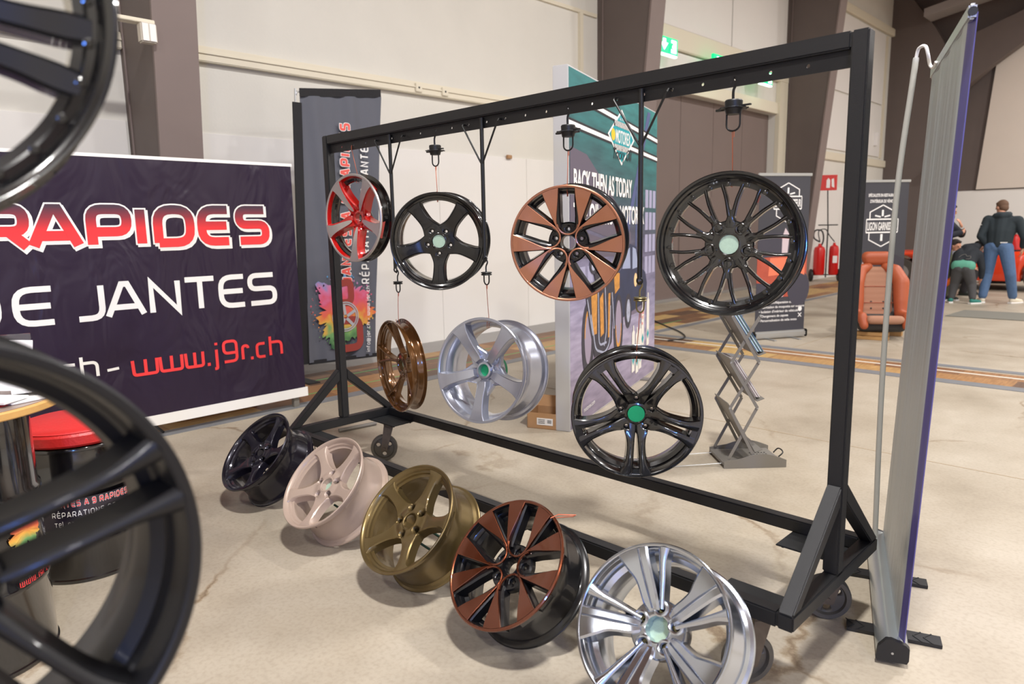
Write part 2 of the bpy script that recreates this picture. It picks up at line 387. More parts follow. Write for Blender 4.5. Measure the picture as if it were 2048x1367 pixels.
# portal frames
def pfx(z): return -2.75+.095*z
for k, (y0, y1) in enumerate(((.0, .33), (6.82, 7.15), (13.53, 13.85))):
    bm = BM()
    poly = [(XW-.02, 0), (pfx(0)-.03, 0), (pfx(6.3)-.03, 6.3), (pfx(6.3)+1.2, 7.9), (XW-.02, 8.6)]
    a = [bm.verts.new((x, y0+.0, z)) for x, z in poly]; b = [bm.verts.new((x, y1-.0, z)) for x, z in poly]
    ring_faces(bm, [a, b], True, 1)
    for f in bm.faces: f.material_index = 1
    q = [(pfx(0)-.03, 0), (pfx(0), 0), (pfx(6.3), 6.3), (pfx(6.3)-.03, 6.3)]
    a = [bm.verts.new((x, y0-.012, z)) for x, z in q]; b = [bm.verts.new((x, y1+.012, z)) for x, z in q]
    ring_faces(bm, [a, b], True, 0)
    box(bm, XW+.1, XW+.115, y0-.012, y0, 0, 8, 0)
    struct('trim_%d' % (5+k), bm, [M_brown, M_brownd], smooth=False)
bm = BM(); poly = [(XW-.02, 0), (-2.35, 0), (-2.05, 3.6), (-1.55, 4.75), (-.81, 5.39), (.4, 6.25), (4, 8.3), (4, 8.9), (-.3, 6.6), (-1.9, 6.05), (-2.2, 6.6), (XW-.02, 8.2)]
a = [bm.verts.new((x, 20.35, z)) for x, z in poly]; b = [bm.verts.new((x, 20.68, z)) for x, z in poly]; ring_faces(bm, [a, b], True, 0)
struct('trim_8', bm, M_brownd, smooth=False)
bm = BM(); box(bm, -2.3, 4, 19.6, 20.3, 0, .2, M=frame((0, 0, 0), (1, 0, 0), (0, 1, 0)))
for v in bm.verts: v.co.z = v.co.z+6.75+.22*(v.co.x+2.3)*.8
struct('trim_9', bm, mat('grey_soffit', (150, 143, 140), .6), smooth=False)
# end wall
bm = BM(); box(bm, -3.6, 16, 21, 21.2, 2.2, 9); struct('wall_back', bm, M_brownd, smooth=False)
bm = BM(); box(bm, -3.6, 16, 20.95, 21.2, 0, 2.2, bev=.004); struct('wall_back_lower', bm, M_white, smooth=False).name = 'baseboard_back'
bm = BM(); prism(bm, [(-1.05, 2.23), (16, 2.23), (16, 9), (4.3, 9), (-.2, 6.0), (-.81, 5.6)], .1, M=frame((0, 21, 0), (1, 0, 0), (0, 0, 1), (0, -1, 0)))
struct('trim_10', bm, mat('pale_panel', (214, 203, 192), .7, noise=.03, nscale=2), smooth=False)
bm = BM(); box(bm, -3.6, 16, -10.2, -10, 0, 9); struct('wall_front', bm, M_cream, smooth=False)
bm = BM(); box(bm, 16, 16.2, -10.2, 21.2, 0, 9); struct('wall_right', bm, M_cream, smooth=False)
bm = BM(); box(bm, -3.6, 16.2, -10.2, 21.2, 8.6, 8.8)
M_ceil = mat('ceiling_boards', (120, 76, 44), .6, noise=.25, nscale=6); struct('ceiling', bm, M_ceil, smooth=False)
# floor inlays
PAL = [(172, 128, 82), (138, 98, 66), (186, 148, 96), (104, 78, 60), (160, 118, 78), (200, 168, 110), (122, 88, 62)]
M_wt = wood_tile_material('old_wood_blocks', 1.25, PAL, PI/2)
M_wt2 = wood_tile_material('old_wood_blocks_cross', 1.25, PAL[::-1], 0)
M_grey = mat('dark_grey_floor_paint', (116, 118, 122), .5, noise=.15, nscale=8)
M_green = mat('green_line_paint', (70, 170, 96), .5); M_wline = mat('white_line_paint', (214, 208, 196), .5)
nt_ = 11
def inlay(x0, x1, y0, y1, m, z=.002, M=None):
    global nt_
    bm = BM(); box(bm, x0, x1, y0, y1, -.01, z, M=M); nt_ += 1; return struct('trim_%d' % nt_, bm, m, smooth=False)
inlay(-3.28, -2.66, -10, 7, mat('grey_floor_edge', (150, 147, 145), .5, noise=.1, nscale=5))
inlay(-2.66, -1.62, -10, 20.5, M_wt, .003); inlay(-1.62, -1.48, -10, 4.95, M_grey, .003); inlay(-1.56, -1.44, 5.75, 20.5, M_grey, .003)
inlay(-2.33, -2.315, -10, 7, M_green, .004); inlay(-1.86, -1.845, -10, 7, M_green, .004)
inlay(-1.48, 16, 4.90, 5.45, M_wt2, .003); inlay(-1.62, 16, 4.74, 4.90, M_grey, .004); inlay(-1.62, 16, 5.52, 5.64, M_grey, .004); inlay(-1.62, 16, 5.27, 5.31, M_wline, .005)
inlay(-2.66, -1.9, 8.6, 11.8, M_grey, .004)
# concrete slab joints
bm = BM(); box(bm, -1.48, 16, 2.35, 2.358, -.01, .0012); box(bm, 3.9, 3.908, -10, 4.74, -.01, .0012); box(bm, .4, .408, 5.7, 20.9, -.01, .0012); box(bm, -1.48, 16, -2.9, -2.892, -.01, .0012)
nt_ += 1; struct('trim_%d' % nt_, bm, mat('joint', (160, 142, 116), .7), smooth=False)

# wall fittings
def fitting(name, label, cat, x, y, z, sx, sy, sz, m, grp=None):
    bm = BM(); box(bm, x, x+sx, y, y+sy, z, z+sz, bev=.006); return tag(obj(name, bm, m), label, cat, grp)
t = thing('emergency_light', 'small cream twin-lens emergency light on the leftmost taupe column', 'lamp', (pfx(2.9), -.02, 2.98))
bm = BM(); box(bm, -.02, .07, -.10, .02, -.06, .09, bev=.01); obj('lamp_housing', bm, mat('beige_plastic', (200, 192, 178), .5), t)
bm = BM(); box(bm, -.06, .04, -.3, .02, .09, .12, bev=.004); obj('cable_duct', bm, M_rail, t)
bm = BM(); box(bm, .07, .075, -.09, -.045, -.05, .08); box(bm, .07, .075, -.035, .01, -.05, .08); obj('lamp_lens', bm, M_whitep, t)
for yy, l in ((3.25, 'left of the two small sockets on the cream wall trunking'), (3.66, 'right of the two small sockets on the cream wall trunking')):
    t = thing('wall_socket', l, 'socket', (XW+.07, yy, 3.1))
    bm = BM(); box(bm, 0, .02, -.05, .05, -.05, .05, bev=.006); obj('cover_plate', bm, M_rail, t)
    bm = BM(); cyl(bm, (.02, 0, 0), .012, .003, 'x'); obj('socket_hole', bm, M_black, t)
fitting('junction_box', 'pale junction box on the far taupe column beyond the roll-up banners', 'box', -2.1, 20.1, 2.7, .3, .25, .18, M_rail)
fitting('wall_sensor', 'slim white sensor on the white wall beside the far taupe column', 'sensor', XW+.04, 19.3, 3.5, .08, .1, .35, M_whitep)
fitting('wall_bracket', 'tiny brown bracket on the white cladding above the coppery wheel', 'bracket', XW+.02, 4.76, 2.36, .04, .09, .05, mat('brown_wood', (170, 130, 90), .6))
# exit signs
M_exit = mat('exit_green', (0, 190, 120), .4, emit=(0, 214, 130), estr=2.2)
M_exitw = mat('exit_white', (255, 255, 255), .4, emit=(225, 255, 240), estr=5)
def exit_sign(y0, y1, z0, z1, label, x=XW+.35):
    t = thing('exit_sign', label, 'exit sign', (x, (y0+y1)/2, z0), group='lit green exit signs above the taupe door'); W = (y1-y0); H = z1-z0
    bm = BM(); box(bm, -.05, 0, -W/2, W/2, 0, H, bev=.004); obj('sign_box', bm, M_exit, t)
    bm = BM()
    M = frame((.006, 0, 0), (0, 1, 0), (0, 0, 1))
    prism(bm, [(-W*.42, H*.62), (-W*.30, H*.62), (-W*.30, H*.86), (-W*.16, H*.86), (-W*.16, H*.62), (-W*.04, H*.62), (-W*.23, H*.18)], .004, M=M)
    obj('arrow_symbol', bm, M_exitw, t)
    bm = BM(); prism(bm, [(W*.14, H*.1), (W*.4, H*.1), (W*.4, H*.88), (W*.14, H*.88)], .003, M=M); obj('doorway_symbol', bm, M_exitw, t)
    bm = BM(); prism(bm, [(W*.02, H*.12), (W*.06, H*.1), (W*.13, H*.35), (W*.2, H*.28), (W*.24, H*.12), (W*.27, H*.14), (W*.23, H*.36), (W*.17, H*.42), (W*.2, H*.6), (W*.26, H*.52), (W*.28, H*.55), (W*.2, H*.7), (W*.1, H*.68), (W*.02, H*.55), (W*.05, H*.52), (W*.11, H*.6)], .005, M=M)
    prism(bm, [(W*.19+W*.03*math.cos(a*PI/4), H*.78+W*.03*math.sin(a*PI/4)) for a in range(8)], .005, M=M)
    obj('running_figure', bm, M_exit, t)
    bm = BM(); box(bm, -.05, .0, -W/2+.02, W/2-.02, -.03, 0); obj('downlight_strip', bm, M_exitw, t)
    bm = BM(); box(bm, -.30, -.05, -.03, .03, H*.4, H*.6); obj('mounting_arm', bm, M_greyplastic, t)
exit_sign(7.98, 8.55, 4.20, 4.46, 'leftmost lit green exit sign, beside the middle column')
exit_sign(9.75, 10.3, 4.15, 4.44, 'middle lit green exit sign, mostly hidden behind the rack top bar')
exit_sign(11.6, 12.15, 4.18, 4.42, 'rightmost lit green exit sign, seen under the rack top bar')
for l_ in [o for o in bpy.data.objects if o.name.startswith('exit_sign')]: pass
bpy.context.view_layer.update()

# ------------------------------------------------------------------ the display rack
L, H, W, T, H0 = 2.9603, 1.9628, 0.7219, 0.0495, 0.25
rack = thing('display_rack', 'long black steel rack on casters with alloy wheels hanging from its top bar', 'rack', (L/2, 0, 0))
def rp(bm, x0, x1, y0, y1, z0, z1, bev=.005): box(bm, x0-L/2, x1-L/2, y0, y1, z0, z1, bev=bev)
def rpart(name, bm, m=None, lab=None):
    o = obj(name, bm, m or M_steel, rack, ang=50)
    if lab: o['label'] = lab
    return o
for x0 in (0, L-T):
    bm = BM(); rp(bm, x0, x0+T, -T/2, T/2, H0+T, H); rpart('post', bm)
bm = BM(); rp(bm, T, L-T, -T/2, T/2, H-T, H); rpart('top_bar', bm)
# drilled strip under the top bar (holes cut with a boolean)
bm = BM(); box(bm, T-L/2, L-T-L/2, -.003, .003, 1.864, H-T)
holes = [.17+.1187*i for i in range(23)]
st = obj('hole_strip', bm, M_steel, rack, smooth=False)
bm = BM()
for hx in holes: cyl(bm, (hx-L/2, -.02, 1.889), .006, .04, 'y', 16)
cut = obj('cut', bm, M_steel, rack)
md = st.modifiers.new('b', 'BOOLEAN'); md.operation = 'DIFFERENCE'; md.object = cut; md.solver = 'EXACT'
dg = bpy.context.evaluated_depsgraph_get(); me = bpy.data.meshes.new_from_object(st.evaluated_get(dg)); st.modifiers.clear(); st.data = me
bpy.data.objects.remove(cut)
for yy in (-W/2, W/2-T):
    bm = BM(); rp(bm, T, L-T, yy, yy+T, H0, H0+T); rpart('base_rail', bm)
for x0 in (0, L-T):
    bm = BM(); rp(bm, x0, x0+T, -W/2, W/2, H0, H0+T); rpart('end_crossbar', bm)
    for s in (-1, 1):
        bm = BM(); za, zb = H0+T, .60
        q = [(s*W/2, za), (s*(W/2-T*1.15), za), (s*T/2, zb-.065), (s*T/2, zb)]
        a = [bm.verts.new((x0+.002-L/2, y, z)) for y, z in q]; b = [bm.verts.new((x0+T-.002-L/2, y, z)) for y, z in q]
        ring_faces(bm, [a, b], True); bmesh.ops.recalc_face_normals(bm, faces=bm.faces)
        bmesh.ops.bevel(bm, geom=list(bm.edges), offset=.004, segments=2, affect='EDGES')
        rpart('diagonal_brace', bm)
M_cw = mat('caster_wheel_grey', (92, 88, 82), .55, metal=.4, noise=.2, nscale=25)
def caster(px, py, rz, sgnx, sgny, r=.082):
    c = bpy.data.objects.new('caster', None)
    bm = BM(); x0, x1 = (.01, .30) if sgnx > 0 else (L-.30, L-.01); y0, y1 = (.16, .345) if sgny > 0 else (-.345, -.16)
    rp(bm, x0+.01, x1-.01, y0+.01, y1-.01, H0-.006, H0, bev=.002)
    for ax in (x0+.03, x1-.03):
        for ay in (y0+.03, y1-.03): cyl(bm, (ax-L/2, ay, H0-.014), .006, .009, 'z', 8)
    plate = obj('caster_plate', bm, M_plate, rack)
    M = Matrix.Translation((px-L/2, py, 0)) @ Matrix.Rotation(rz, 4, 'Z')
    bm = BM(); cyl(bm, (0, 0, H0-.03), .032, .024, 'z', 24, r2=.036); off = .035
    for s in (-1, 1):
        q = [(-.03, H0-.025), (.03, H0-.025), (off+.02, r-.018), (off-.018, r-.018)]
        a = [bm.verts.new((x, s*.026, z)) for x, z in q]; b = [bm.verts.new((x, s*.030, z)) for x, z in q]; ring_faces(bm, [a, b])
    box(bm, -.03, .03, -.03, .03, H0-.034, H0-.028); cyl(bm, (off, -.036, r), .009, .072, 'y', 12)
    bmesh.ops.transform(bm, matrix=M, verts=bm.verts); obj('caster_fork', bm, M_ironr, plate)
    bm = BM()
    lathe(bm, [(.012, -.02), (.022, -.02), (.024, -.008), (r-.022, -.008), (r-.018, -.020), (r-.004, -.021), (r, -.014), (r, .014), (r-.004, .021), (r-.018, .020), (r-.022, .008), (.024, .008), (.022, .02), (.012, .02)], 48, closed=True)
    bmesh.ops.transform(bm, matrix=M @ Matrix.Translation((off, 0, r)) @ Matrix.Rotation(PI/2, 4, 'X'), verts=bm.verts)
    w_ = obj('caster_wheel', bm, M_cw, plate)
    bm = BM()
    for k in range(3): cyl(bm, (.040*math.cos(k*2.094+.5), .040*math.sin(k*2.094+.5), -.05), .0135, .1, 'z', 16)
    bmesh.ops.transform(bm, matrix=M @ Matrix.Translation((off, 0, r)) @ Matrix.Rotation(PI/2, 4, 'X'), verts=bm.verts)
    ct = obj('cut', bm, M_cw, rack); md = w_.modifiers.new('b', 'BOOLEAN'); md.operation = 'DIFFERENCE'; md.object = ct; md.solver = 'EXACT'
    dg = bpy.context.evaluated_depsgraph_get(); me = bpy.data.meshes.new_from_object(w_.evaluated_get(dg)); w_.modifiers.clear(); w_.data = me
    bpy.data.objects.remove(ct); bpy.data.objects.remove(c)
caster(.17, .225, math.radians(230), 1, 1)
caster(L-.09, .25, math.radians(-150), -1, 1)
caster(L-.14, -.275, math.radians(-125), -1, -1)
caster(.085, -.275, math.radians(150), 1, -1)

# hanging gear
def ywire(name, label, pts, r=.0016, m=None):
    bm = BM(); tube(bm, pts, r, 6); return tag(obj(name, bm, m or M_copperwire), label, 'wire')
def bracket(x, zb, label):
    t = thing('hanging_bracket', label, 'bracket', (x, -.012, zb), group='Y-shaped steel rods on the rack')
    bm = BM(); cyl(bm, (0, 0, 0), .0095, 1.908-zb, 'z', 12); obj('rod', bm, M_iron, t)
    for s in (-1, 1):
        bm = BM(); tube(bm, [(0, 0, 1.70-zb), (s*.012, -.004, 1.722-zb), (s*.115, -.012, 1.883-zb), (s*.118, -.008, 1.889-zb), (s*.118, .035, 1.892-zb)], .0045, 8); obj('stay', bm, M_iron, t)
    bm = BM(); tube(bm, [(.012*math.cos(a), .0, -.005+.012*math.sin(a)) for a in [k*2*PI/12 for k in range(12)]], .004, 6, closed=True); obj('eye', bm, M_iron, t)
    return t
bracket(.64, 1.22, 'leftmost Y-shaped steel rod hanging from the rack, bronze wheel below')
bracket(1.335, 1.29, 'middle Y-shaped steel rod hanging from the rack, silver wheel below')
bracket(2.185, 1.22, 'right Y-shaped steel rod hanging from the rack in front of the teal poster wall')
def swivel(x, ztop, k, label, m, y=0.):
    """hook, round housing, toothed disc, yoke; hangs ztop .. ztop-.155*k"""
    t = thing('swivel_hook', label, 'hook', (x, y, ztop))
    bm = BM(); tube(bm, smoothpts([(-.012*k, .0, -.012*k), (-.008*k, .002, .002*k), (.004*k, 0, .004*k), (.010*k, 0, -.012*k), (-.002*k, 0, -.035*k), (-.002*k, 0, -.07*k)], 5), .0045*k, 8); obj('hook', bm, m, t)
    if k > .9:
        bm = BM(); lathe(bm, [(.0, -.066), (.026, -.066), (.029, -.070), (.028, -.088), (.030, -.090), (.030, -.096), (.027, -.100), (.024, -.112), (.0, -.114)], 28); obj('housing', bm, m, t)
        bm = BM()
        for q in range(20):
            a0, a1 = q*2*PI/20, (q+.5)*2*PI/20; R1 = .042+.006*(q % 2)
            prism(bm, [(0.02*math.cos(a0), .02*math.sin(a0)), (R1*math.cos(a0), R1*math.sin(a0)), (R1*math.cos(a1), R1*math.sin(a1)), (.042*math.cos(a1+.157), .042*math.sin(a1+.157)), (.02*math.cos(a1), .02*math.sin(a1))], .003, M=Matrix.Translation((0, 0, -.094)))
        box(bm, -.062, -.03, -.006, .006, -.097, -.090); box(bm, .03, .06, -.005, .005, -.089, -.084)
        obj('toothed_disc', bm, m, t)
        z0, z1, wy = -.108, -.165, .024
    else:
        bm = BM(); lathe(bm, [(0, -.053), (.024, -.053), (.026, -.056), (.024, -.059), (.018, -.060), (.024, -.062), (.026, -.065), (.023, -.068), (0, -.068)], 24); obj('swivel_disc', bm, m, t)
        z0, z1, wy = -.066, -.112, .017
    bm = BM(); tube(bm, [(-wy, 0, z0), (-wy, 0, z1+.02)] + [(-wy*math.cos(a), 0, z1+.02-.02*math.sin(a)) for a in [k_*PI/8 for k_ in range(1, 8)]] + [(wy, 0, z1+.02), (wy, 0, z0)], .0032, 8); obj('yoke', bm, m, t)
    return ztop+z1
zA = swivel(.99, 1.889, 1., 'leftmost large dark swivel hook on the rack top bar', M_iron)
zB = swivel(1.828, 1.889, 1., 'middle large dark swivel hook, above the copper-faced hanging wheel', M_iron)
zC = swivel(2.54, 1.889, 1., 'right large dark swivel hook, above the black mesh wheel', M_iron)
zD = swivel(.64, 1.205, .8, 'small swivel under the leftmost rod, above the bronze wheel', M_iron)
zE = swivel(1.33, 1.275, .8, 'small swivel under the middle rod, above the silver wheel', M_iron)
zF = swivel(2.18, 1.205, .8, 'small yellowish swivel under the right rod, above the double-spoke wheel', M_zinc)

# ------------------------------------------------------------------ alloy wheels
def interp(st, n):
    """smooth interpolation of station tuples along first key"""
    out = []; rs = [s[0] for s in st]
    for i in range(n):
        r = rs[0]+(rs[-1]-rs[0])*i/(n-1)
        k = 0
        while k < len(st)-2 and r > rs[k+1]: k += 1
        p0 = st[max(0, k-1)]; p1 = st[k]; p2 = st[k+1]; p3 = st[min(len(st)-1, k+2)]
        t = (r-p1[0])/(p2[0]-p1[0]); row = [r]
        for q in range(1, len(p1)):
            m1 = (p2[q]-p0[q])/max(1e-6, p2[0]-p0[0])*(p2[0]-p1[0]); m2 = (p3[q]-p1[q])/max(1e-6, p3[0]-p1[0])*(p2[0]-p1[0])
            h = p1[q]*(2*t**3-3*t*t+1)+m1*(t**3-2*t*t+t)+p2[q]*(-2*t**3+3*t*t)+m2*(t**3-t*t)
            row.append(h)
        out.append(row)
    return out
def blade(bm, R, st, ang, n=16, ch=.004, crown=0., top=0, side=1, taper=0., groove=0.):
    """st rows: r/R, xl/R, xr/R, z (m), thickness (m)"""
    ca, sa = math.cos(ang-PI/2), math.sin(ang-PI/2); rings = []
    for r, xl, xr, z, th in interp(st, n):
        xl *= R; xr *= R; rr = r*R; w_ = xr-xl; c = min(ch, w_*.22); cc = c
        sec = [(xl-taper, z-th), (xl-taper*.3, z-th*.5), (xl, z-cc), (xl+c, z), (xl+c+(w_-2*c)*.25, z+crown*.75), (xl+w_*.5, z+crown-groove), (xr-c-(w_-2*c)*.25, z+crown*.75), (xr-c, z), (xr, z-cc), (xr+taper*.3, z-th*.5), (xr+taper, z-th)]
        ring = []
        for x, zz in sec:
            y = math.sqrt(max(1e-6, rr*rr-x*x)) if rr > abs(x) else .001
            ring.append(bm.verts.new((x*ca-y*sa, x*sa+y*ca, zz)))
        rings.append(ring)
    N = len(rings[0])
    for a, b in zip(rings[:-1], rings[1:]):
        for i in range(N):
            j = (i+1) % N; f = bm.faces.new((a[i], a[j], b[j], b[i])); f.material_index = top if 3 <= i <= 6 else side
    for rg in (rings[0][::-1], rings[-1]): bm.faces.new(rg).material_index = side
def rim_profile(R, w, kind, lw):
    o = [(R-.003, 0), (R, -.003), (R, -.010), (R-.006, -.013), (R-.015, -.016), (R-.016, -.034), (R-.021, -.040), (R-.028, -.06), (R-.034, -.085), (R-.032, -.11), (R-.022, -w+.045), (R-.020, -w+.022), (R-.012, -w+.013), (R-.003, -w+.010), (R, -w+.006), (R-.001, -w)]
    i = [(R-.006, -w), (R-.012, -w+.006), (R-.026, -w+.014), (R-.029, -w+.045), (R-.040, -.11), (R-.042, -.085), (R-.037, -.06)]
    if kind == 'flush': f = [(R-lw-.006, -.045), (R-lw-.003, -.012), (R-lw, -.003), (R-lw+.003, -.0005)]
    elif kind == 'step': f = [(R-.040, -.045), (R-.040, -.034), (R-.030, -.030), (R-.027, -.022), (R-.019, -.018), (R-.014, -.007), (R-.007, -.001)]
    elif kind == 'deep': f = [(R-.047, -.05), (R-.047, -.040), (R-.030, -.037), (R-.024, -.030), (R-.021, -.014), (R-.014, -.008), (R-.010, -.001)]
    return o+i+f, len(o)+len(i)
def make_wheel(name, label, c, th, ph, R, w, spec, roll=0.):
    th, ph = math.radians(th), math.radians(ph)
    n = Vector((math.sin(th)*math.cos(ph), -math.cos(th)*math.cos(ph), math.sin(ph))); a = Vector((math.cos(th), math.sin(th), 0)); b = n.cross(a)
    root = thing(name, label, 'alloy wheel'); root.matrix_world = frame(c, a, b, n)
    prof, k0 = rim_profile(R, .19, spec.get('rim', 'flush'), spec.get('lw', .013))
    kz = (w-.02)/(.19-.02); prof = [(r_, z_ if z_ > -.02 else -.02+(z_+.02)*kz) if (i_ < 23 or kz < 1) else (r_, z_) for i_, (r_, z_) in enumerate(prof)]
    m_top, m_side = spec['top'], spec['side']; m_bar = spec.get('barrel', m_side)
    nprof = len(prof); mis = []
    for i in range(nprof):
        if i < 3 or i >= nprof-1: mis.append(0)
        elif i < 16+7: mis.append(2)
        else: mis.append(1 if spec.get('rim') in (None, 'flush') and i < nprof-2 else (0 if spec.get('rim') in (None, 'flush') else 1))
    if spec.get('rim', 'flush') == 'flush': mis[-2] = 0; mis[2] = 0
    if spec.get('inner') is not None:
        for i in range(16, 23): mis[i] = 3
    cutters = []
    bm = BM(); lathe(bm, prof, 128, closed=True, mis=mis)
    mlist = [spec.get('ring', m_top), m_side, m_bar, spec.get('inner') or m_bar]
    rimo = obj('rim', bm, mlist, root, ang=30)
    ph0 = math.radians(spec.get('phase', 90)+roll); N = spec['n']
    for k in range(N):
        bm = BM()
        for (st, off, kw) in spec['blades']: blade(bm, R, st, ph0+2*PI*k/N+math.radians(off), **kw)
        cutters.append(obj('spoke', bm, [m_top, m_side], root, ang=32))
    # hub
    hz, hr, bore = spec.get('hz', -.04), spec.get('hr', .34)*R, spec.get('bore', .13)*R; ht = spec.get('ht', .055)
    pz = spec.get('hprof')
    bm = BM()
    if pz is None: prof = [(bore, hz-ht), (hr*.98, hz-ht), (hr, hz-ht+.004), (hr, hz-.006), (hr-.004, hz-.001), (bore+.010, hz), (bore+.004, hz+.0015), (bore, hz-.001)]
    else: prof = [(bore, hz-ht)]+[(a_*R, b_) for a_, b_ in pz]+[(bore, hz-.003)]
    lathe(bm, prof, 60, closed=True)
    hub = obj('hub', bm, [spec.get('hubmat', m_side)], root, ang=32)
    lr, lh = spec.get('lugR', .245)*R, spec.get('lugr', .0125); bm = BM(); l0 = math.radians(spec.get('lugphase', 90)+roll)
    for k in range(5):
        q = l0+2*PI*k/5; x, y = lr*math.cos(q), lr*math.sin(q)
        tube(bm, [(x, y, .02), (x, y, hz-spec.get('cb', .016)), (x, y, hz-spec.get('cb', .016)-.0002), (x, y, hz-ht-.02)], [lh, lh, .0065, .0065], 20)
    cut = obj('cut', bm, m_side, root)
    md = hub.modifiers.new('b', 'BOOLEAN'); md.operation = 'DIFFERENCE'; md.object = cut; md.solver = 'EXACT'
    dg = bpy.context.evaluated_depsgraph_get(); me = bpy.data.meshes.new_from_object(hub.evaluated_get(dg)); hub.modifiers.clear()
    me.materials.clear(); me.materials.append(spec.get('hubmat', m_side)); hub.data = me
    if spec.get('cutspokes'):
        for sp_ in cutters:
            md = sp_.modifiers.new('b', 'BOOLEAN'); md.operation = 'DIFFERENCE'; md.object = cut; md.solver = 'EXACT'; md.use_self = True
            dg = bpy.context.evaluated_depsgraph_get(); me = bpy.data.meshes.new_from_object(sp_.evaluated_get(dg)); sp_.modifiers.clear()
            me.materials.clear(); me.materials.append(m_top); me.materials.append(m_side); sp_.data = me
    bpy.data.objects.remove(cut)
    if spec.get('seat'):
        for k in range(5):
            q = l0+2*PI*k/5; x, y = lr*math.cos(q), lr*math.sin(q); z = hz-spec.get('cb', .016)
            bm = BM(); lathe(bm, [(.0068, z), (lh*.92, z+.0005), (lh*.95, z+.004), (.0085, z+.0015), (.0068, z+.0012)], 24, M=Matrix.Translation((x, y, 0)), closed=True); obj('bolt_seat', bm, spec['seat'], root)
    PB = .0105 if spec.get('seat') else .009
    if spec.get('pads'):   # raised bosses round the bolt holes
        for k in range(5):
            q = l0+2*PI*k/5; x, y = lr*math.cos(q), lr*math.sin(q)
            bm = BM(); lathe(bm, [(lh, hz-.045), (lh+PB, hz-.045), (lh+PB-.001, hz+.002), (lh+.005, hz+.004), (lh+.001, hz+.003), (lh, hz)], 28, M=Matrix.Translation((x, y, 0)), closed=True); obj('bolt_boss', bm, m_side, root)
    if spec.get('cap'):
        bm = BM(); lathe(bm, [(.0, hz+spec.get('capz', -.012)), (bore*.6, hz+spec.get('capz', -.012)+.0006), (bore*1.0, hz+spec.get('capz', -.012)), (bore*1.0, hz+spec.get('capz', -.012)-.008), (0, hz+spec.get('capz', -.012)-.008)], 32); o = obj('center_mask', bm, spec['cap'], root); o['label'] = spec.get('caplab', 'green masking disc in the centre bore')
    if spec.get('uloop'):
        for k in range(5):
            q = math.radians(spec['phase']+72*k)-PI/2; bm = BM(); cq, sq = math.cos(q), math.sin(q)
            P_ = smoothpts([(x_*R, y_*R, 0) for x_, y_ in ((-.185, .33), (-.165, .26), (-.12, .20), (-.06, .165), (0, .155), (.06, .165), (.12, .20), (.165, .26), (.185, .33))], 4)
            tube(bm, [(p_.x*cq-p_.y*sq, p_.x*sq+p_.y*cq, -.0335+.028*max(0, (p_.length/R-.17))) for p_ in P_], .0042, 8)
            obj('copper_loop', bm, m_top, root)
    # mounting pad behind
    BK = min(hz-ht-.002, -w*spec.get('bk', .55))
    bm = BM(); lathe(bm, [(bore, hz-ht), (hr*.95, hz-ht), (hr*.9, BK-.01), (hr*.8, BK-.02), (bore+.006, BK-.02), (bore, BK)], 40, closed=True)
    if spec.get('noback'): bm.free()
    else: obj('hub_back', bm, spec.get('backmat', m_bar), root)
    for (nm, cnt, o0, rr, z, rad, m) in spec.get('studs', []):
        for k in range(cnt):
            q = math.radians(o0)+2*PI*k/cnt; bm = BM(); x, y = rr*R*math.cos(q), rr*R*math.sin(q)
            lathe(bm, [(0, z+rad*.9), (rad*.55, z+rad*.9), (rad*.62, z+rad*.5), (rad, z+rad*.4), (rad*1.1, z-.003), (0, z-.003)], 12, M=Matrix.Translation((x, y, 0))); obj(nm, bm, m, root)
    if spec.get('backstuds'):
        for k in spec['backstuds']:
            q = math.radians(k+roll); bm = BM(); x, y = lr*math.cos(q), lr*math.sin(q); cyl(bm, (x, y, -w*.55-.075), .005, .06, 'z', 12); obj('masking_plug', bm, spec['plugmat'], root)
    return root, a, b, n

def paint(nm, col, rough=.2, metal=.0, coat=1., noise=0.): return mat(nm, col, rough, metal, coat, noise=noise, nscale=400)
P_gloss = paint('gloss_black_paint', (12, 12, 14), .22, 0, 1)
P_satin = paint('satin_black_paint', (20, 20, 23), .28, .3, .5)
P_matt = paint('matt_black_paint', (20, 20, 23), .42, .3, .15)
P_navy = paint('midnight_purple_black_paint', (26, 24, 36), .28, .5, .5)
P_pink = mat('dusty_pink_paint', (176, 156, 142), .38, .15, .2, noise=.06, nscale=500, bump=.05, bscale=700)
P_gold = mat('bronze_gold_paint', (116, 99, 64), .34, .75, .3, noise=.05, nscale=500)
P_cop = mat('brushed_copper', (190, 132, 106), .34, .9, .3, noise=.05, nscale=250, aniso=.4)
P_copd = mat('translucent_copper_lacquer', (122, 66, 44), .27, .92, .8, noise=.06, nscale=250)
P_silv = mat('silver_lacquer', (174, 178, 192), .28, .75, .8, noise=.04, nscale=500)
P_pol = mat('polished_aluminium', (200, 207, 220), .2, 1., .0)
P_bronze = mat('toffee_bronze_lacquer', (106, 70, 34), .2, .5, 1., noise=.04, nscale=400)
P_red = paint('red_lacquer', (176, 14, 12), .25, .1, 1)
P_mach = mat('machined_silver_face', (196, 190, 188), .34, .75, .3, noise=.04, nscale=300)
P_grn = mat('green_masking', (0, 148, 96), .6, noise=.15, nscale=200)
P_pale = mat('pale_green_masking', (165, 190, 170), .6, noise=.15, nscale=200)
P_seat = mat('brass_seat', (120, 110, 70), .35, .8)
P_dplug = mat('dark_green_plug', (20, 70, 60), .5)

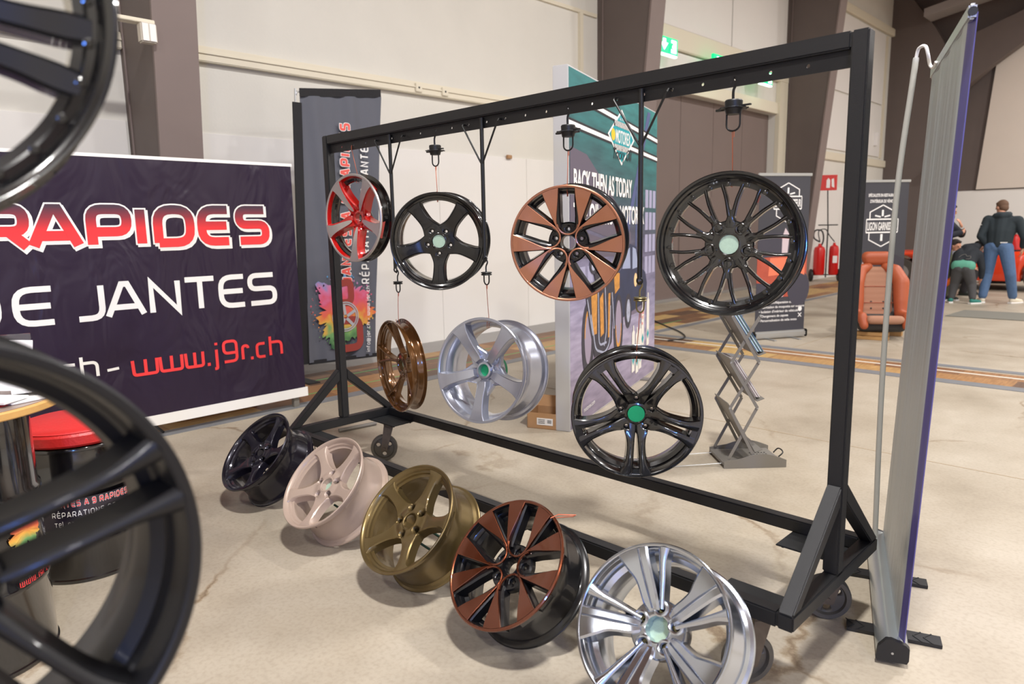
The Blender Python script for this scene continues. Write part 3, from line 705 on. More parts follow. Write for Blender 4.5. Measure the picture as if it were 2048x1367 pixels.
five = [([(.15, -.10, .10, -.034, .04), (.24, -.165, .165, -.034, .04), (.31, -.205, .205, -.036, .036), (.38, -.155, .155, -.036, .034), (.48, -.118, .118, -.030, .032), (.65, -.118, .118, -.024, .030), (.80, -.135, .135, -.020, .030), (.88, -.165, .165, -.020, .032)], 0, dict(ch=.005, crown=.001, taper=.006, n=18))]
sp5 = lambda **k: dict(dict(n=5, blades=five, rim='step', hz=-.0335, hr=.20, bore=.135, lugR=.250, ht=.06, lugr=.0165, cutspokes=1, cb=.034), **k)
# floor row designs: slim spokes flaring at the rim
flare = [([(.15, -.10, .10, -.034, .04), (.24, -.165, .165, -.034, .04), (.31, -.205, .205, -.038, .04), (.37, -.16, .16, -.036, .040), (.46, -.115, .115, -.031, .038), (.62, -.095, .095, -.024, .036), (.78, -.105, .105, -.017, .034), (.87, -.135, .135, -.013, .034), (.93, -.19, .17, -.012, .034)], 0, dict(ch=.0045, crown=.001, taper=.010, n=20))]
wheels = {}
wheels['fl_black'] = make_wheel('alloy_wheel', 'midnight black five-spoke wheel leaning on the rack, leftmost in the floor row', (.235, -.675, .293), 0, 43.5, .231, .19,
    sp5(top=P_navy, side=P_navy, blades=flare, phase=90, lugphase=90+36, backstuds=(200, 272), plugmat=P_dplug))
wheels['fl_pink'] = make_wheel('alloy_wheel', 'dusty pink-beige five-spoke wheel, second from the left in the floor row', (.926, -.684, .300), 1, 44.5, .230, .197,
    sp5(top=P_pink, side=P_pink, blades=flare, phase=69, lugphase=69+36, cap=P_pale, capz=-.022, backstuds=(-3, 285), plugmat=P_dplug))
wheels['fl_gold'] = make_wheel('alloy_wheel', 'bronze-gold five-spoke wheel leaning on the rack, middle of the floor row', (1.542, -.677, .301), 0, 42.7, .231, .198,
    sp5(top=P_gold, side=P_gold, blades=flare, phase=85.5, lugphase=85.5+36, backstuds=(5, 293), plugmat=P_dplug))
# ten-paddle copper face on black
def paddles(sg):
    th = [(.30, 34.0, 36), (.35, 31.5, 35.2), (.42, 27.0, 33.0), (.49, 22.6, 31.2), (.57, 18.3, 29.8), (.70, 13.4, 28.2), (.85, 10.0, 27.0), (.96, 8.4, 26.3)]
    zz = lambda r: -.034+.033*min(1, ((r-.15)/.75))**.8
    top, low = [], []
    for r, a0, a1 in th:
        x0, x1 = r*math.sin(math.radians(a0)), r*math.sin(math.radians(a1))
        if sg < 0: x0, x1 = -x1, -x0
        top.append((r, x0, x1, zz(r), .010))
        g0, g1 = max(.012, .068-.105*abs(r-.42)), .014
        a, b = (x0-g0, x1+g1) if sg > 0 else (x0-g1, x1+g0)
        low.append((r, a, b, zz(r)-.010, .036))
    return top, low
tA, lA = paddles(1); tB, lB = paddles(-1)
lowkw = dict(ch=.006, crown=0, top=1, side=1, taper=.004, n=16); topkw = dict(ch=.0012, crown=.0, top=0, side=0, n=22)
cop_bl = [(lA, 0, lowkw), (lB, 0, lowkw), (tA, 0, topkw), (tB, 0, topkw)]
copspec = lambda **k: dict(dict(n=5, blades=cop_bl, rim='flush', lw=.011, hz=-.046, hr=.36, bore=.115, noback=1, lugR=.235, ht=.030, lugr=.0125, side=P_satin, phase=90, lugphase=90, cb=.01,
    uloop=1, hprof=[(.34, -.075), (.36, -.072), (.36, -.052), (.34, -.046), (.28, -.046), (.17, -.044), (.15, -.037), (.135, -.036)]), **k)
wheels['fl_cop'] = make_wheel('alloy_wheel', 'dark copper and black wheel, second from the right in the floor row', (2.092, -.669, .295), -1.9, 43.3, .232, .187, copspec(top=P_copd, phase=93.5, lugphase=93.5))
# polished: wide chiselled blade plus a slim one
wide = [(.22, -.07, .07, -.048, .04), (.33, -.108, .095, -.037, .042), (.50, -.120, .105, -.026, .042), (.62, -.138, .110, -.018, .042), (.74, -.195, .115, -.010, .042), (.85, -.245, .12, -.004, .04), (.955, -.29, .13, -.001, .04)]
ridge = [(.24, -.02, .012, -.044, .01), (.45, -.02, .015, -.0265, .012), (.70, -.02, .02, -.0105, .012), (.94, -.02, .03, .0, .012)]
slim = [(.24, .075, .125, -.050, .03), (.40, .122, .180, -.040, .034), (.60, .180, .255, -.026, .034), (.80, .235, .325, -.012, .034), (.95, .27, .41, -.002, .03)]
wheels['fl_pol'] = make_wheel('alloy_wheel', 'mirror-polished twisted multi-spoke wheel, rightmost in the floor row', (2.705, -.708, .329), 4.5, 36.3, .229, .215,
    dict(n=5, rim='flush', lw=.010, top=P_pol, side=P_pol, blades=[(wide, 0, dict(ch=.006, crown=.0, taper=.006, n=20)), (ridge, 0, dict(ch=.006, crown=.003, n=16, groove=.004)), (slim, 0, dict(ch=.006, crown=.002, taper=.004, n=16))],
         hz=-.052, hr=.36, bore=.155, lugR=.245, ht=.045, lugr=.0145, phase=119, lugphase=97, seat=P_seat, cap=P_pale, capz=-.034, pads=1, cb=.022, caplab='pale green masking disc'))
# hanging, upper row
wedge = [([(.20, -.022, .022, -.034, .006), (.30, -.060, .045, -.026, .008), (.50, -.085, .062, -.014, .010), (.72, -.115, .080, -.006, .010), (.88, -.155, .115, -.002, .010), (.955, -.19, .15, -.0005, .010)], 0, dict(ch=.001, top=0, side=1, n=18)),
         ([(.20, -.12, .12, -.046, .035), (.28, -.13, .15, -.034, .040), (.40, -.105, .13, -.025, .045), (.60, -.100, .11, -.016, .045), (.80, -.125, .125, -.0085, .045), (.93, -.175, .16, -.006, .04)], 0, dict(ch=.006, top=1, side=1, taper=.008, n=18))]
wheels['h_red'] = make_wheel('alloy_wheel', 'red wheel with machined silver spoke faces hanging upper left on the rack', (.310, -.05, 1.492), 5.7, 1., .241, .085,
    dict(n=5, rim='flush', lw=.014, top=P_mach, side=P_red, barrel=P_gloss, inner=P_gloss, blades=wedge, hz=-.044, hr=.32, bore=.12, lugR=.235, ht=.03, phase=126-.5, lugphase=90, hubmat=P_red, backmat=P_gloss, lugr=.015))
wheels['h_blk'] = make_wheel('alloy_wheel', 'gloss black five-spoke wheel hanging second from left in the upper row', (1.029, -.038, 1.362), 39, -2.6, .237, .19,
    sp5(top=P_satin, side=P_gloss, barrel=P_gloss, phase=124, lugphase=124, cap=P_pale, capz=-.004, caplab='pale masking disc', lugr=.0095, cb=.012))
wheels['h_cop'] = make_wheel('alloy_wheel', 'bright copper-faced black wheel hanging third from left in the upper row', (1.852, -.043, 1.352), 29.8, -5, .235, .18, copspec(top=P_cop, phase=89, lugphase=89))
# mesh wheel
stem = [(.24, -.075, .075, -.040, .035), (.30, -.090, .090, -.039, .035), (.36, -.060, .060, -.038, .035), (.42, -.048, .048, -.036, .032), (.48, -.052, .052, -.034, .03)]
armR = [(.40, -.008, .052, -.036, .030), (.50, .018, .070, -.034, .028), (.65, .054, .102, -.032, .028), (.78, .098, .146, -.032, .028), (.84, .110, .172, -.033, .028)]
armL = [(r, -b_, -a_, z, t_) for r, a_, b_, z, t_ in armR]
wheels['h_mesh'] = make_wheel('alloy_wheel', 'gloss black fine-mesh multi-spoke wheel with riveted lip hanging at the right of the rack', (2.553, -.046, 1.354), 17, 4, .241, .14,
    dict(n=10, rim='deep', top=P_gloss, side=P_gloss, blades=[(stem, 0, dict(ch=.005, crown=.002, n=8)), (armR, 0, dict(ch=.003, crown=.002, n=10)), (armL, 0, dict(ch=.003, crown=.002, n=10))],
         hz=-.040, hr=.34, bore=.135, lugR=.265, ht=.04, lugr=.0125, phase=88.5, lugphase=-91, cap=P_pale, capz=-.004, pads=1, caplab='pale masking disc',
         studs=[('lip_rivet', 20, 88.5+4, .835, -.034, .008, P_gloss)]))
# hanging, lower row
vA = [(.22, -.075, .03, -.052, .03), (.35, -.04, .035, -.045, .03), (.60, .02, .082, -.030, .028), (.85, .115, .175, -.012, .026), (.94, .15, .215, -.006, .026)]
vB = [(r, -b_, -a_, z, t_) for r, a_, b_, z, t_ in vA]
wheels['h_brz'] = make_wheel('alloy_wheel', 'toffee-bronze thin-spoked wheel hanging lower left, seen nearly edge-on', (.635, -.049, .697), -13.7, -2.1, .25, .082,
    dict(n=5, rim='flush', lw=.007, top=P_bronze, side=P_bronze, blades=[(vA, 0, dict(ch=.004, crown=.002, n=14)), (vB, 0, dict(ch=.004, crown=.002, n=14))], hz=-.044, hr=.27, bore=.12, lugR=.2, ht=.03, phase=100, lugphase=136, cap=P_pale, capz=-.02, lugr=.011))
wsp = [([(.22, -.07, .07, -.030, .03), (.32, -.092, .092, -.022, .036), (.50, -.092, .092, -.012, .040), (.72, -.108, .108, -.004, .042), (.86, -.135, .135, -.0008, .042), (.955, -.175, .175, -.0002, .04)], 0, dict(ch=.003, crown=.0, taper=.008, n=20)),
       ([(.20, -.19, .19, -.058, .03), (.32, -.20, .20, -.052, .03), (.42, -.14, .14, -.040, .03), (.55, -.09, .09, -.03, .02)], 0, dict(ch=.006, top=1, side=1, n=12))]
wheels['h_sil'] = make_wheel('alloy_wheel', 'silver-blue five-spoke wheel with deep barrel hanging in the lower row', (1.316, -.048, .763), 12.9, 9.8, .25, .225,
    dict(n=5, rim='flush', lw=.014, top=P_silv, side=P_silv, blades=wsp, hz=-.046, hr=.33, bore=.105, lugR=.235, ht=.05, phase=126, lugphase=90, cap=P_grn, capz=-.008, backmat=P_grn, lugr=.0135, hprof=[(.33, -.10), (.34, -.09), (.34, -.07), (.30, -.058), (.17, -.050), (.155, -.036), (.12, -.034)]))
dblR = [(.15, .0, .11, -.034, .035), (.25, .003, .17, -.028, .038), (.31, .012, .185, -.022, .038), (.38, .022, .155, -.016, .04), (.50, .030, .140, -.011, .040), (.65, .038, .150, -.006, .040), (.80, .046, .175, -.003, .040), (.955, .055, .245, -.0004, .038)]
dblL = [(r, -b_, -a_, z, t_) for r, a_, b_, z, t_ in dblR]
bridge = [(.86, -.10, .10, -.002, .03), (.955, -.12, .12, -.0004, .03)]
dbl_bl = [(dblR, 0, dict(ch=.004, crown=.0015, taper=.004, n=18)), (dblL, 0, dict(ch=.004, crown=.0015, taper=.004, n=18)), (bridge, 0, dict(ch=.002, n=6))]
wheels['h_dbl'] = make_wheel('alloy_wheel', 'gloss black twin-spoke wheel with green masked centre hanging lower right', (2.200, -.045, .697), 38, -2.5, .252, .15,
    dict(n=5, rim='flush', lw=.014, top=P_gloss, side=P_gloss, blades=dbl_bl, hz=-.0315, hr=.20, bore=.13, lugR=.25, ht=.05, phase=126, lugphase=90, cap=P_grn, capz=.001, lugr=.0095, cb=.014, cutspokes=1))
# foreground pair
fgR = [(.18, .05, .14, -.040, .035), (.30, .060, .135, -.030, .038), (.50, .070, .130, -.018, .040), (.75, .075, .140, -.008, .040), (.955, .070, .19, -.002, .040)]
fgL = [(r, -b_, -a_, z, t_) for r, a_, b_, z, t_ in fgR]
fg_bl = [(fgR, 0, dict(ch=.006, crown=.002, taper=.006, n=18)), (fgL, 0, dict(ch=.006, crown=.002, taper=.006, n=18))]
wheels['fg_bot'] = make_wheel('alloy_wheel', 'out-of-focus matt black twin-spoke wheel at the lower left, nearest the camera', (2.927, -2.205, 1.091), 89.3, 0, .25, .19,
    dict(n=5, rim='flush', lw=.013, top=P_matt, side=P_matt, blades=fg_bl, hz=-.0315, hr=.30, bore=.13, lugR=.255, ht=.05, phase=18, lugphase=-13, lugr=.015, cb=.03, cutspokes=1))
wheels['fg_top'] = make_wheel('alloy_wheel', 'out-of-focus gloss black wheel cropped by the upper left corner, above the matt one', (2.805, -2.191, 1.662), 80, .4, .235, .19,
    dict(n=5, rim='step', top=P_gloss, side=P_gloss, blades=[(([(r, a_*1.1, b_*1.05, z-.02, t_) for r, a_, b_, z, t_ in dblR[:-1]]+[(.90, .07, .19, -.02, .038)]), 0, dict(ch=.004, n=16)), (([(r, -b_*1.05, -a_*1.1, z-.02, t_) for r, a_, b_, z, t_ in dblR[:-1]]+[(.90, -.19, -.07, -.02, .038)]), 0, dict(ch=.004, n=16))],
         hz=-.05, hr=.34, bore=.13, lugR=.24, ht=.05, phase=345.5, lugphase=20,
         studs=[('lip_rivet', 30, 2, .885, -.02, .005, P_gloss)]))
# copper wires
def rimtop(key, R, back=.045):
    root, a, b, n = wheels[key]; c = root.matrix_world.translation
    u = (Vector((0, 0, 1))-n*n.z).normalized()
    return c+u*(R-.012)-n*back, c+u*(R-.048)-n*back, c+u*(R+.002)-n*back, n
for key, R, x, z, y, lab in (('h_red', .241, .272, 1.885, -.004, 'copper wire holding the red and silver wheel'), ('h_blk', .237, .99, zA, 0, 'copper wire holding the gloss black five-spoke wheel'), ('h_cop', .235, 1.828, zB, 0, 'copper wire holding the bright copper-faced wheel'),
        ('h_mesh', .241, 2.54, zC, 0, 'copper wire holding the black mesh wheel'), ('h_brz', .25, .64, zD, 0, 'copper wire holding the toffee-bronze wheel'), ('h_sil', .25, 1.33, zE, 0, 'copper wire holding the silver-blue wheel'), ('h_dbl', .252, 2.18, zF, 0, 'copper wire holding the green-centred twin-spoke wheel')):
    p0, p1, p2, n = rimtop(key, R)
    top = Vector((x, y, z))
    ywire('hanging_wire', lab, [top+Vector((.006, -.004, -.02)), top+Vector((.004, 0, .003)), top+Vector((-.002, 0, -.004)), (top+p2)/2, p2-n*.004, p1-n*.012, p1+n*.004, p2+n*.010])
ywire('hanging_wire', 'short copper wire loop on the rim of the dark copper floor wheel', [(2.20, -.55, .445), (2.21, -.52, .452), (2.255, -.48, .450), (2.25, -.487, .446), (2.20, -.53, .44)], .0018)
# second rack: only its arm outside the frame carries the two nearest wheels
t = thing('wheel_stand', 'black steel stand just outside the left edge carrying the two nearest wheels', 'rack', (2.72, -3.3, 0))
bm = BM(); box(bm, -.025, .025, -.025, .025, 0, 2.05, bev=.004); obj('post', bm, M_steel, t)
bm = BM(); box(bm, -.025, .025, .025, 1.12, 2.0, 2.05, bev=.004); obj('arm', bm, M_steel, t)
bm = BM(); box(bm, -.4, .4, -.025, .025, 0, .05, bev=.004); box(bm, -.025, .025, -.4, .4, 0, .05, bev=.004); obj('foot', bm, M_steel, t)
ywire('hanging_wire', 'wire holding the gloss black wheel in the upper left corner', [(2.74, -2.2, 2.0), (2.77, -2.195, 1.895), (2.78, -2.195, 1.86)])
ywire('hanging_wire', 'wire joining the two nearest black wheels', [(2.77, -2.20, 1.44), (2.80, -2.205, 1.42), (2.87, -2.205, 1.345), (2.88, -2.205, 1.30)])

# ------------------------------------------------------------------ printed banners
# purple vinyl banner
M_purple = mat('purple_vinyl', (40, 28, 50), .33, spec=.45, noise=.05, nscale=3, bump=.0)
nt, p = nodes_of(M_purple); tc = nt.nodes.new('ShaderNodeTexCoord'); mp = nt.nodes.new('ShaderNodeMapping'); mp.inputs['Scale'].default_value = (1, 1.1, .6); mp.inputs['Rotation'].default_value = (.7, 0, 0)
n_ = nt.nodes.new('ShaderNodeTexNoise'); n_.inputs['Scale'].default_value = 2.6; n_.inputs['Detail'].default_value = 3; n_.inputs['Distortion'].default_value = .8
b_ = nt.nodes.new('ShaderNodeBump'); b_.inputs['Strength'].default_value = .8; b_.inputs['Distance'].default_value = .06
nt.links.new(tc.outputs['Object'], mp.inputs[0]); nt.links.new(mp.outputs[0], n_.inputs['Vector']); nt.links.new(n_.outputs['Fac'], b_.inputs['Height']); nt.links.new(b_.outputs[0], p.inputs['Normal'])
M_redgrad = mat('red_gradient_print', (230, 55, 60), .5); nt, p = nodes_of(M_redgrad); tc = nt.nodes.new('ShaderNodeTexCoord')
sx = nt.nodes.new('ShaderNodeSeparateXYZ'); mr = nt.nodes.new('ShaderNodeMapRange'); nt.links.new(tc.outputs['Generated'], sx.inputs[0]); nt.links.new(sx.outputs['Z'], mr.inputs[0])
rr_ = ramp(nt, [(0, (235, 58, 62)), (.45, (228, 50, 56)), (.72, (140, 44, 58)), (.95, (70, 46, 62))]); nt.links.new(mr.outputs[0], rr_.inputs[0]); nt.links.new(rr_.outputs[0], p.inputs['Base Color'])
def sheet(bm, y0, y1, z0, z1, fx, ny=40, nz=24, th=.004, mi=0):
    g = [[bm.verts.new((fx((y0+(y1-y0)*i/ny), (z0+(z1-z0)*j/nz)), y0+(y1-y0)*i/ny, z0+(z1-z0)*j/nz)) for j in range(nz+1)] for i in range(ny+1)]
    h = [[bm.verts.new((v.co.x-th, v.co.y, v.co.z)) for v in row] for row in g]
    for i in range(ny):
        for j in range(nz):
            f = bm.faces.new((g[i][j], g[i+1][j], g[i+1][j+1], g[i][j+1])); f.material_index = mi
            f = bm.faces.new((h[i][j], h[i][j+1], h[i+1][j+1], h[i+1][j])); f.material_index = mi
    for i in range(ny):
        for j in (0, nz):
            bm.faces.new((g[i][j], g[i+1][j], h[i+1][j], h[i][j])).material_index = mi
    for j in range(nz):
        for i in (0, ny):
            bm.faces.new((g[i][j], g[i][j+1], h[i][j+1], h[i][j])).material_index = mi
BX = -1.5
t = thing('vinyl_banner', 'large purple vinyl banner reading RAPIDES DE JANTES with a white border', 'banner', (BX, -.9, 0))
t.location = (0, 0, 0)
bm = BM(); sheet(bm, -2.7, .58, .15, 1.93, lambda y, z: BX); obj('vinyl_sheet', bm, M_purple, t, recalc=True)
bm = BM(); sheet(bm, -2.7, .60, .085, .16, lambda y, z: BX+.002, 4, 2, .008); obj('lower_border', bm, M_whitep, t); bm = BM(); sheet(bm, -2.7, .59, 1.93, 1.952, lambda y, z: BX+.002, 4, 2, .008); obj('upper_border', bm, M_whitep, t)
MB = frame((BX+.003, 0, 0), (0, 1, 0), (0, 0, 1))
caps = [('R', -1.46, -1.18), ('A', -1.23, -.90), ('P', -.90, -.60), ('I', -.60, -.52), ('D', -.49, -.19), ('E', -.19, .08), ('S', .09, .375)]
bm = BM()
M2 = MB @ Matrix.Translation((.012, -.014, 0))
for ch, a, b in caps:
    glyph(bm, ch, a+.008, 1.335, b-a-.02, .29, .062, M2, grow=.010); glyph(bm, ch, a+.008, 1.335, b-a-.02, .29, .062, MB @ Matrix.Translation((0, 0, .0014)), grow=.010)
obj('title_outline', bm, M_whitep, t, smooth=False, recalc=False)
bm = BM()
for ch, a, b in caps: glyph(bm, ch, a+.008, 1.335, b-a-.02, .29, .062, MB @ Matrix.Translation((0, 0, .0030)))
obj('title_lettering', bm, M_redgrad, t, smooth=False, recalc=False)
bm = BM()
for ch, a, b in [('D', -1.64, -1.40), ('E', -1.345, -1.115), ('J', -1.01, -.83), ('A', -.835, -.575), ('N', -.555, -.34), ('T', -.325, -.08), ('E', -.07, .14), ('S', .155, .39)]:
    glyph(bm, ch, a, .868, b-a, .25, .038, MB)
obj('subtitle_lettering', bm, M_whitep, t, smooth=False, recalc=False)
bm = BM(); glyph(bm, 'h', -1.02, .49, .11, .115, .02, MB); glyph(bm, 'c', -1.14, .49, .1, .115, .02, MB); glyph(bm, 'i', -1.36, .49, .02, .115, .02, MB); glyph(bm, 'r', -1.24, .49, .07, .115, .02, MB)
stroke_poly(bm, [(-.862, .527), (-.79, .533)], .018, MB)
obj('contact_lettering', bm, M_whitep, t, smooth=False, recalc=False)
bm = BM()
for ch, a, b in [('w', -.715, -.535), ('w', -.535, -.365), ('w', -.36, -.215), ('j', -.155, -.11), ('9', -.08, .04), ('r', .065, .13), ('c', .18, .265), ('h', .29, .405)]:
    hh = .175 if ch == '9' else .125
    glyph(bm, ch, a, .455, b-a, hh, .022, MB)
for q in (-.185, .148): stroke_poly(bm, [(q, .455), (q, .478)], .022, MB)
obj('web_address', bm, M_redp, t, smooth=False, recalc=False)
# banner stand: grey posts and black tripod feet
for y_, l_ in ((.50, 1), (-.95, 1)):
    bm = BM(); box(bm, BX-.06, BX-.02, y_-.02, y_+.03, 0.0, 1.95, bev=.003); obj('support_post', bm, M_greyplastic, t)
t2 = thing('banner_tripod', 'small black tripod foot under the purple banner', 'stand', (-1.80, -.62, 0))
for a_ in (20, 140, 260):
    bm = BM(); tube(bm, [(.02*math.cos(math.radians(a_)), .02*math.sin(math.radians(a_)), .13), (.26*math.cos(math.radians(a_)), .26*math.sin(math.radians(a_)), .012)], .010, 8); obj('leg', bm, M_black, t2)
bm = BM(); cyl(bm, (0, 0, .09), .02, .2, 'z', 12); obj('pole', bm, M_black, t2)
t2 = thing('banner_tripod', 'black tripod foot by the right edge of the purple banner, on the wood inlay', 'stand', (-2.12, .62, 0))
for a_ in (20, 140, 260):
    bm = BM(); tube(bm, [(.02*math.cos(math.radians(a_)), .02*math.sin(math.radians(a_)), .13), (.28*math.cos(math.radians(a_)), .28*math.sin(math.radians(a_)), .012)], .010, 8); obj('leg', bm, M_black, t2)
bm = BM(); cyl(bm, (0, 0, .09), .018, 1.2, 'z', 12); obj('pole', bm, M_black, t2)
# red case behind the banner
t = thing('tool_case', 'red plastic case on the floor behind the purple banner', 'case', (-1.97, -.02, 0), math.radians(0))
bm = BM(); box(bm, -.14, .14, -.34, .34, 0, .13, bev=.02)
for k in range(7): box(bm, -.145, .145, -.30+k*.09, -.27+k*.09, .01, .135, bev=.004)
obj('body', bm, mat('red_plastic', (196, 30, 26), .4), t)
bm = BM(); tube(bm, [(.0, -.09, .13), (0, -.08, .165), (0, .08, .165), (0, .09, .13)], .010, 8); obj('handle', bm, M_black, t)
bm = BM(); box(bm, .145, .148, .02, .1, .04, .09); o = obj('sticker', bm, M_whitep, t)
# metal pipe end on the floor under the rack's left end
bm = BM(); tube(bm, [(-.60, .33, .016), (-.56, .62, .016)], .014, 12); tag(obj('metal_pipe', bm, M_greyplastic), 'short grey metal pipe lying on the floor behind the rack', 'pipe')

# fabric flag
M_flag = mat('charcoal_flag_fabric', (92, 94, 104), .8, noise=.06, nscale=3, bump=.25, bscale=7)
M_flagb = mat('black_flag_hem', (30, 29, 33), .85, bump=.2, bscale=30)
FX = -2.4
t = thing('fabric_flag', 'tall charcoal fabric flag with sideways red and white lettering and paint burst', 'flag', (FX, 1.1, 0)); t.location = (0, 0, 0)
wav = lambda y, z: FX+.012*math.sin(y*17+z*1.2)+.008*math.sin(y*31+z*4)
bm = BM(); sheet(bm, 1.22, 2.1, .17, 2.66, wav, 60, 30, .003)
for v in bm.verts:
    k = (v.co.y-1.22)/.88; v.co.z += (.09*k*((v.co.z-.17)/2.5))-(.03*k*(1-(v.co.z-.17)/2.5)); v.co.y -= .20*k*(1-(v.co.z-.17)/2.5)+.10*(1-k)*(1-(v.co.z-.17)/2.5)
obj('flag_cloth', bm, M_flag, t)
bm = BM(); sheet(bm, 1.21, 2.11, 0, .075, lambda y, z: FX+.004, 20, 2, .01)
for v in bm.verts: v.co.z += 2.655+.09*(v.co.y-1.22)/.88
sheet(bm, 1.135, 1.225, .16, 2.60, lambda y, z: FX+.004, 2, 20, .012)
for v in bm.verts:
    if v.co.z < 2.61 and v.co.y < 1.24: v.co.y -= .10*(1-(v.co.z-.17)/2.5)
sheet(bm, 1.12, 1.92, .15, .19, lambda y, z: FX+.003, 20, 2, .008)
for v in bm.verts:
    if v.co.z < .2: v.co.z -= .03*max(0, (v.co.y-1.12)/.8)
obj('dark_hem', bm, M_flagb, t)
bm = BM(); tube(bm, smoothpts([(FX-.01, 1.06, 0), (FX-.01, 1.1, 1.2), (FX-.01, 1.165, 2.6), (FX-.01, 1.18, 2.67), (FX-.01, 1.22, 2.70), (FX-.01, 1.5, 2.72)], 6), .008, 8); obj('bent_pole', bm, M_silverm, t)
bm = BM(); box(bm, FX-.2, FX+.2, 1.0, 1.12, 0, .012, bev=.003); obj('base_plate', bm, M_plate, t)
MF = frame((FX+.024, 0, 0), (0, 0, 1), (0, -1, 0))   # text runs upwards
def ft(bm, s, y, z, h, th, wk, gap=.22, grow=0, dz=0., lift=0.):
    wk = wk*1.0
    return line_text(bm, s, z, -y, h, th, frame((FX+.024+lift, 0, 0), (0.0, .05, 1), (0, -1, .05)), gap=gap, wk=wk, grow=grow)
bm = BM(); ft(bm, 'JANTES A 9 RAPIDES', 1.59, .98, .115, .024, .50, .17, grow=.006); obj('title_outline', bm, M_whitep, t, smooth=False, recalc=False)
bm = BM(); ft(bm, 'JANTES A 9 RAPIDES', 1.59, .98, .115, .024, .50, .17, lift=.002); obj('title_lettering', bm, mat('faded_red_print', (226, 92, 84), .6), t, smooth=False, recalc=False)
bm = BM(); ft(bm, 'RÉPARATIONS DE JANTES', 1.80, .98, .095, .014, .47, .19); obj('white_lettering', bm, M_whitep, t, smooth=False, recalc=False)
bm = BM(); ft(bm, 'info@j9r.ch - www.j9r.ch', 1.80, .28, .034, .006, .78, .22); obj('web_address', bm, M_whitep, t, smooth=False, recalc=False)
# colourful burst (noise-edged colour print)
def burst_material(name, cx, cy, R):
    m = mat(name, (200, 90, 120), .7); nt, p = nodes_of(m); tc = nt.nodes.new('ShaderNodeTexCoord')
    sp = nt.nodes.new('ShaderNodeSeparateXYZ'); nt.links.new(tc.outputs['Generated'], sp.inputs[0])
    n = nt.nodes.new('ShaderNodeTexNoise'); n.inputs['Scale'].default_value = 9; n.inputs['Detail'].default_value = 6; nt.links.new(tc.outputs['Object'], n.inputs['Vector'])
    mx = nt.nodes.new('ShaderNodeMath'); mx.operation = 'MULTIPLY_ADD'; nt.links.new(n.outputs['Fac'], mx.inputs[0]); mx.inputs[1].default_value = .5; nt.links.new(sp.outputs['Z'], mx.inputs[2])
    r = ramp(nt, [(.25, (60, 100, 66)), (.38, (112, 160, 96)), (.48, (222, 168, 70)), (.58, (222, 104, 70)), (.72, (214, 84, 108)), (.86, (206, 118, 160)), (.95, (84, 148, 196))])
    mm = nt.nodes.new('ShaderNodeMath'); mm.operation = 'MULTIPLY'; mm.inputs[1].default_value = .8; nt.links.new(mx.outputs[0], mm.inputs[0]); nt.links.new(mm.outputs[0], r.inputs[0]); nt.links.new(r.outputs[0], p.inputs['Base Color'])
    return m
M_burst = burst_material('paint_burst_print', 0, 0, 1)
def burst(bm, M, R, seed, n=120, squash=1.):
    rnd = random.Random(seed); P = []
    ph = [rnd.uniform(0, 6.28) for _ in range(7)]
    for i in range(n):
        a = 2*PI*i/n; r = R*(.78+.10*math.sin(3*a+ph[0])+.08*math.sin(7*a+ph[1])+.07*math.sin(13*a+ph[2])+rnd.uniform(-.09, .09)); P.append((r*math.cos(a), r*math.sin(a)*squash))
    c = bm.verts.new(M @ Vector((0, 0, 0))); vs = [bm.verts.new(M @ Vector((x, y, 0))) for x, y in P]
    for i in range(n): bm.faces.new((c, vs[i], vs[(i+1) % n]))
    for k in range(70):
        a = rnd.uniform(0, 6.28); r = R*rnd.uniform(.8, 1.0); s = R*rnd.uniform(.008, .03); cx, cy = r*math.cos(a), r*math.sin(a)*squash
        bm.faces.new([bm.verts.new(M @ Vector((cx+s*math.cos(q*1.57), cy+s*math.sin(q*1.57)*rnd.uniform(.5, 1.5), 0))) for q in range(4)])
bm = BM(); burst(bm, frame((FX+.024, 1.53, .64), (0, 1, 0), (0, 0, 1)), .38, 3, squash=1.05); obj('paint_burst', bm, M_burst, t, smooth=False, recalc=False)
bm = BM(); Mq = frame((FX+.027, 1.56, .60), (0, 1, 0), (0, 0, 1))
P9 = fillet([(-.13, -.34), (.14, -.34), (.14, -.06), (-.12, -.06)], .08)
stroke_poly(bm, P9, .075, Mq); stroke_poly(bm, fillet([(-.10, .12), (.06, .12), (.06, .33), (-.12, .30)], .06), .07, Mq)
obj('printed_emblem', bm, mat('dull_red_print', (150, 60, 52), .6), t, smooth=False, recalc=False)
bm = BM(); M3 = frame((FX+.030, 1.54, .58), (0, 1, 0), (0, 0, 1))
for r_ in (.125, .145): stroke_poly(bm, [(r_*math.cos(a*PI/18), r_*math.sin(a*PI/18)) for a in range(37)], .012, M3)
for k in range(5):
    a = k*2*PI/5+PI/2; stroke_poly(bm, [(.02*math.cos(a), .02*math.sin(a)), (.12*math.cos(a+.12), .12*math.sin(a+.12))], .03, M3)
obj('printed_wheel', bm, mat('grey_print', (176, 176, 182), .6), t, smooth=False, recalc=False)

# ------------------------------------------------------------------ big teal poster wall
P0, P1 = Vector((.64, 1.42, 0)), Vector((-.10, 3.60, 0)); LE = (P1-P0).length; ex = (P1-P0).normalized(); nrm_ = Vector((ex.y, -ex.x, 0))
t = thing('poster_wall', 'tall framed fabric poster wall with teal hangar scene, motorcycle and white slogan', 'display', (0, 0, 0))
t.matrix_world = frame(P0, ex, (0, 0, 1), nrm_)
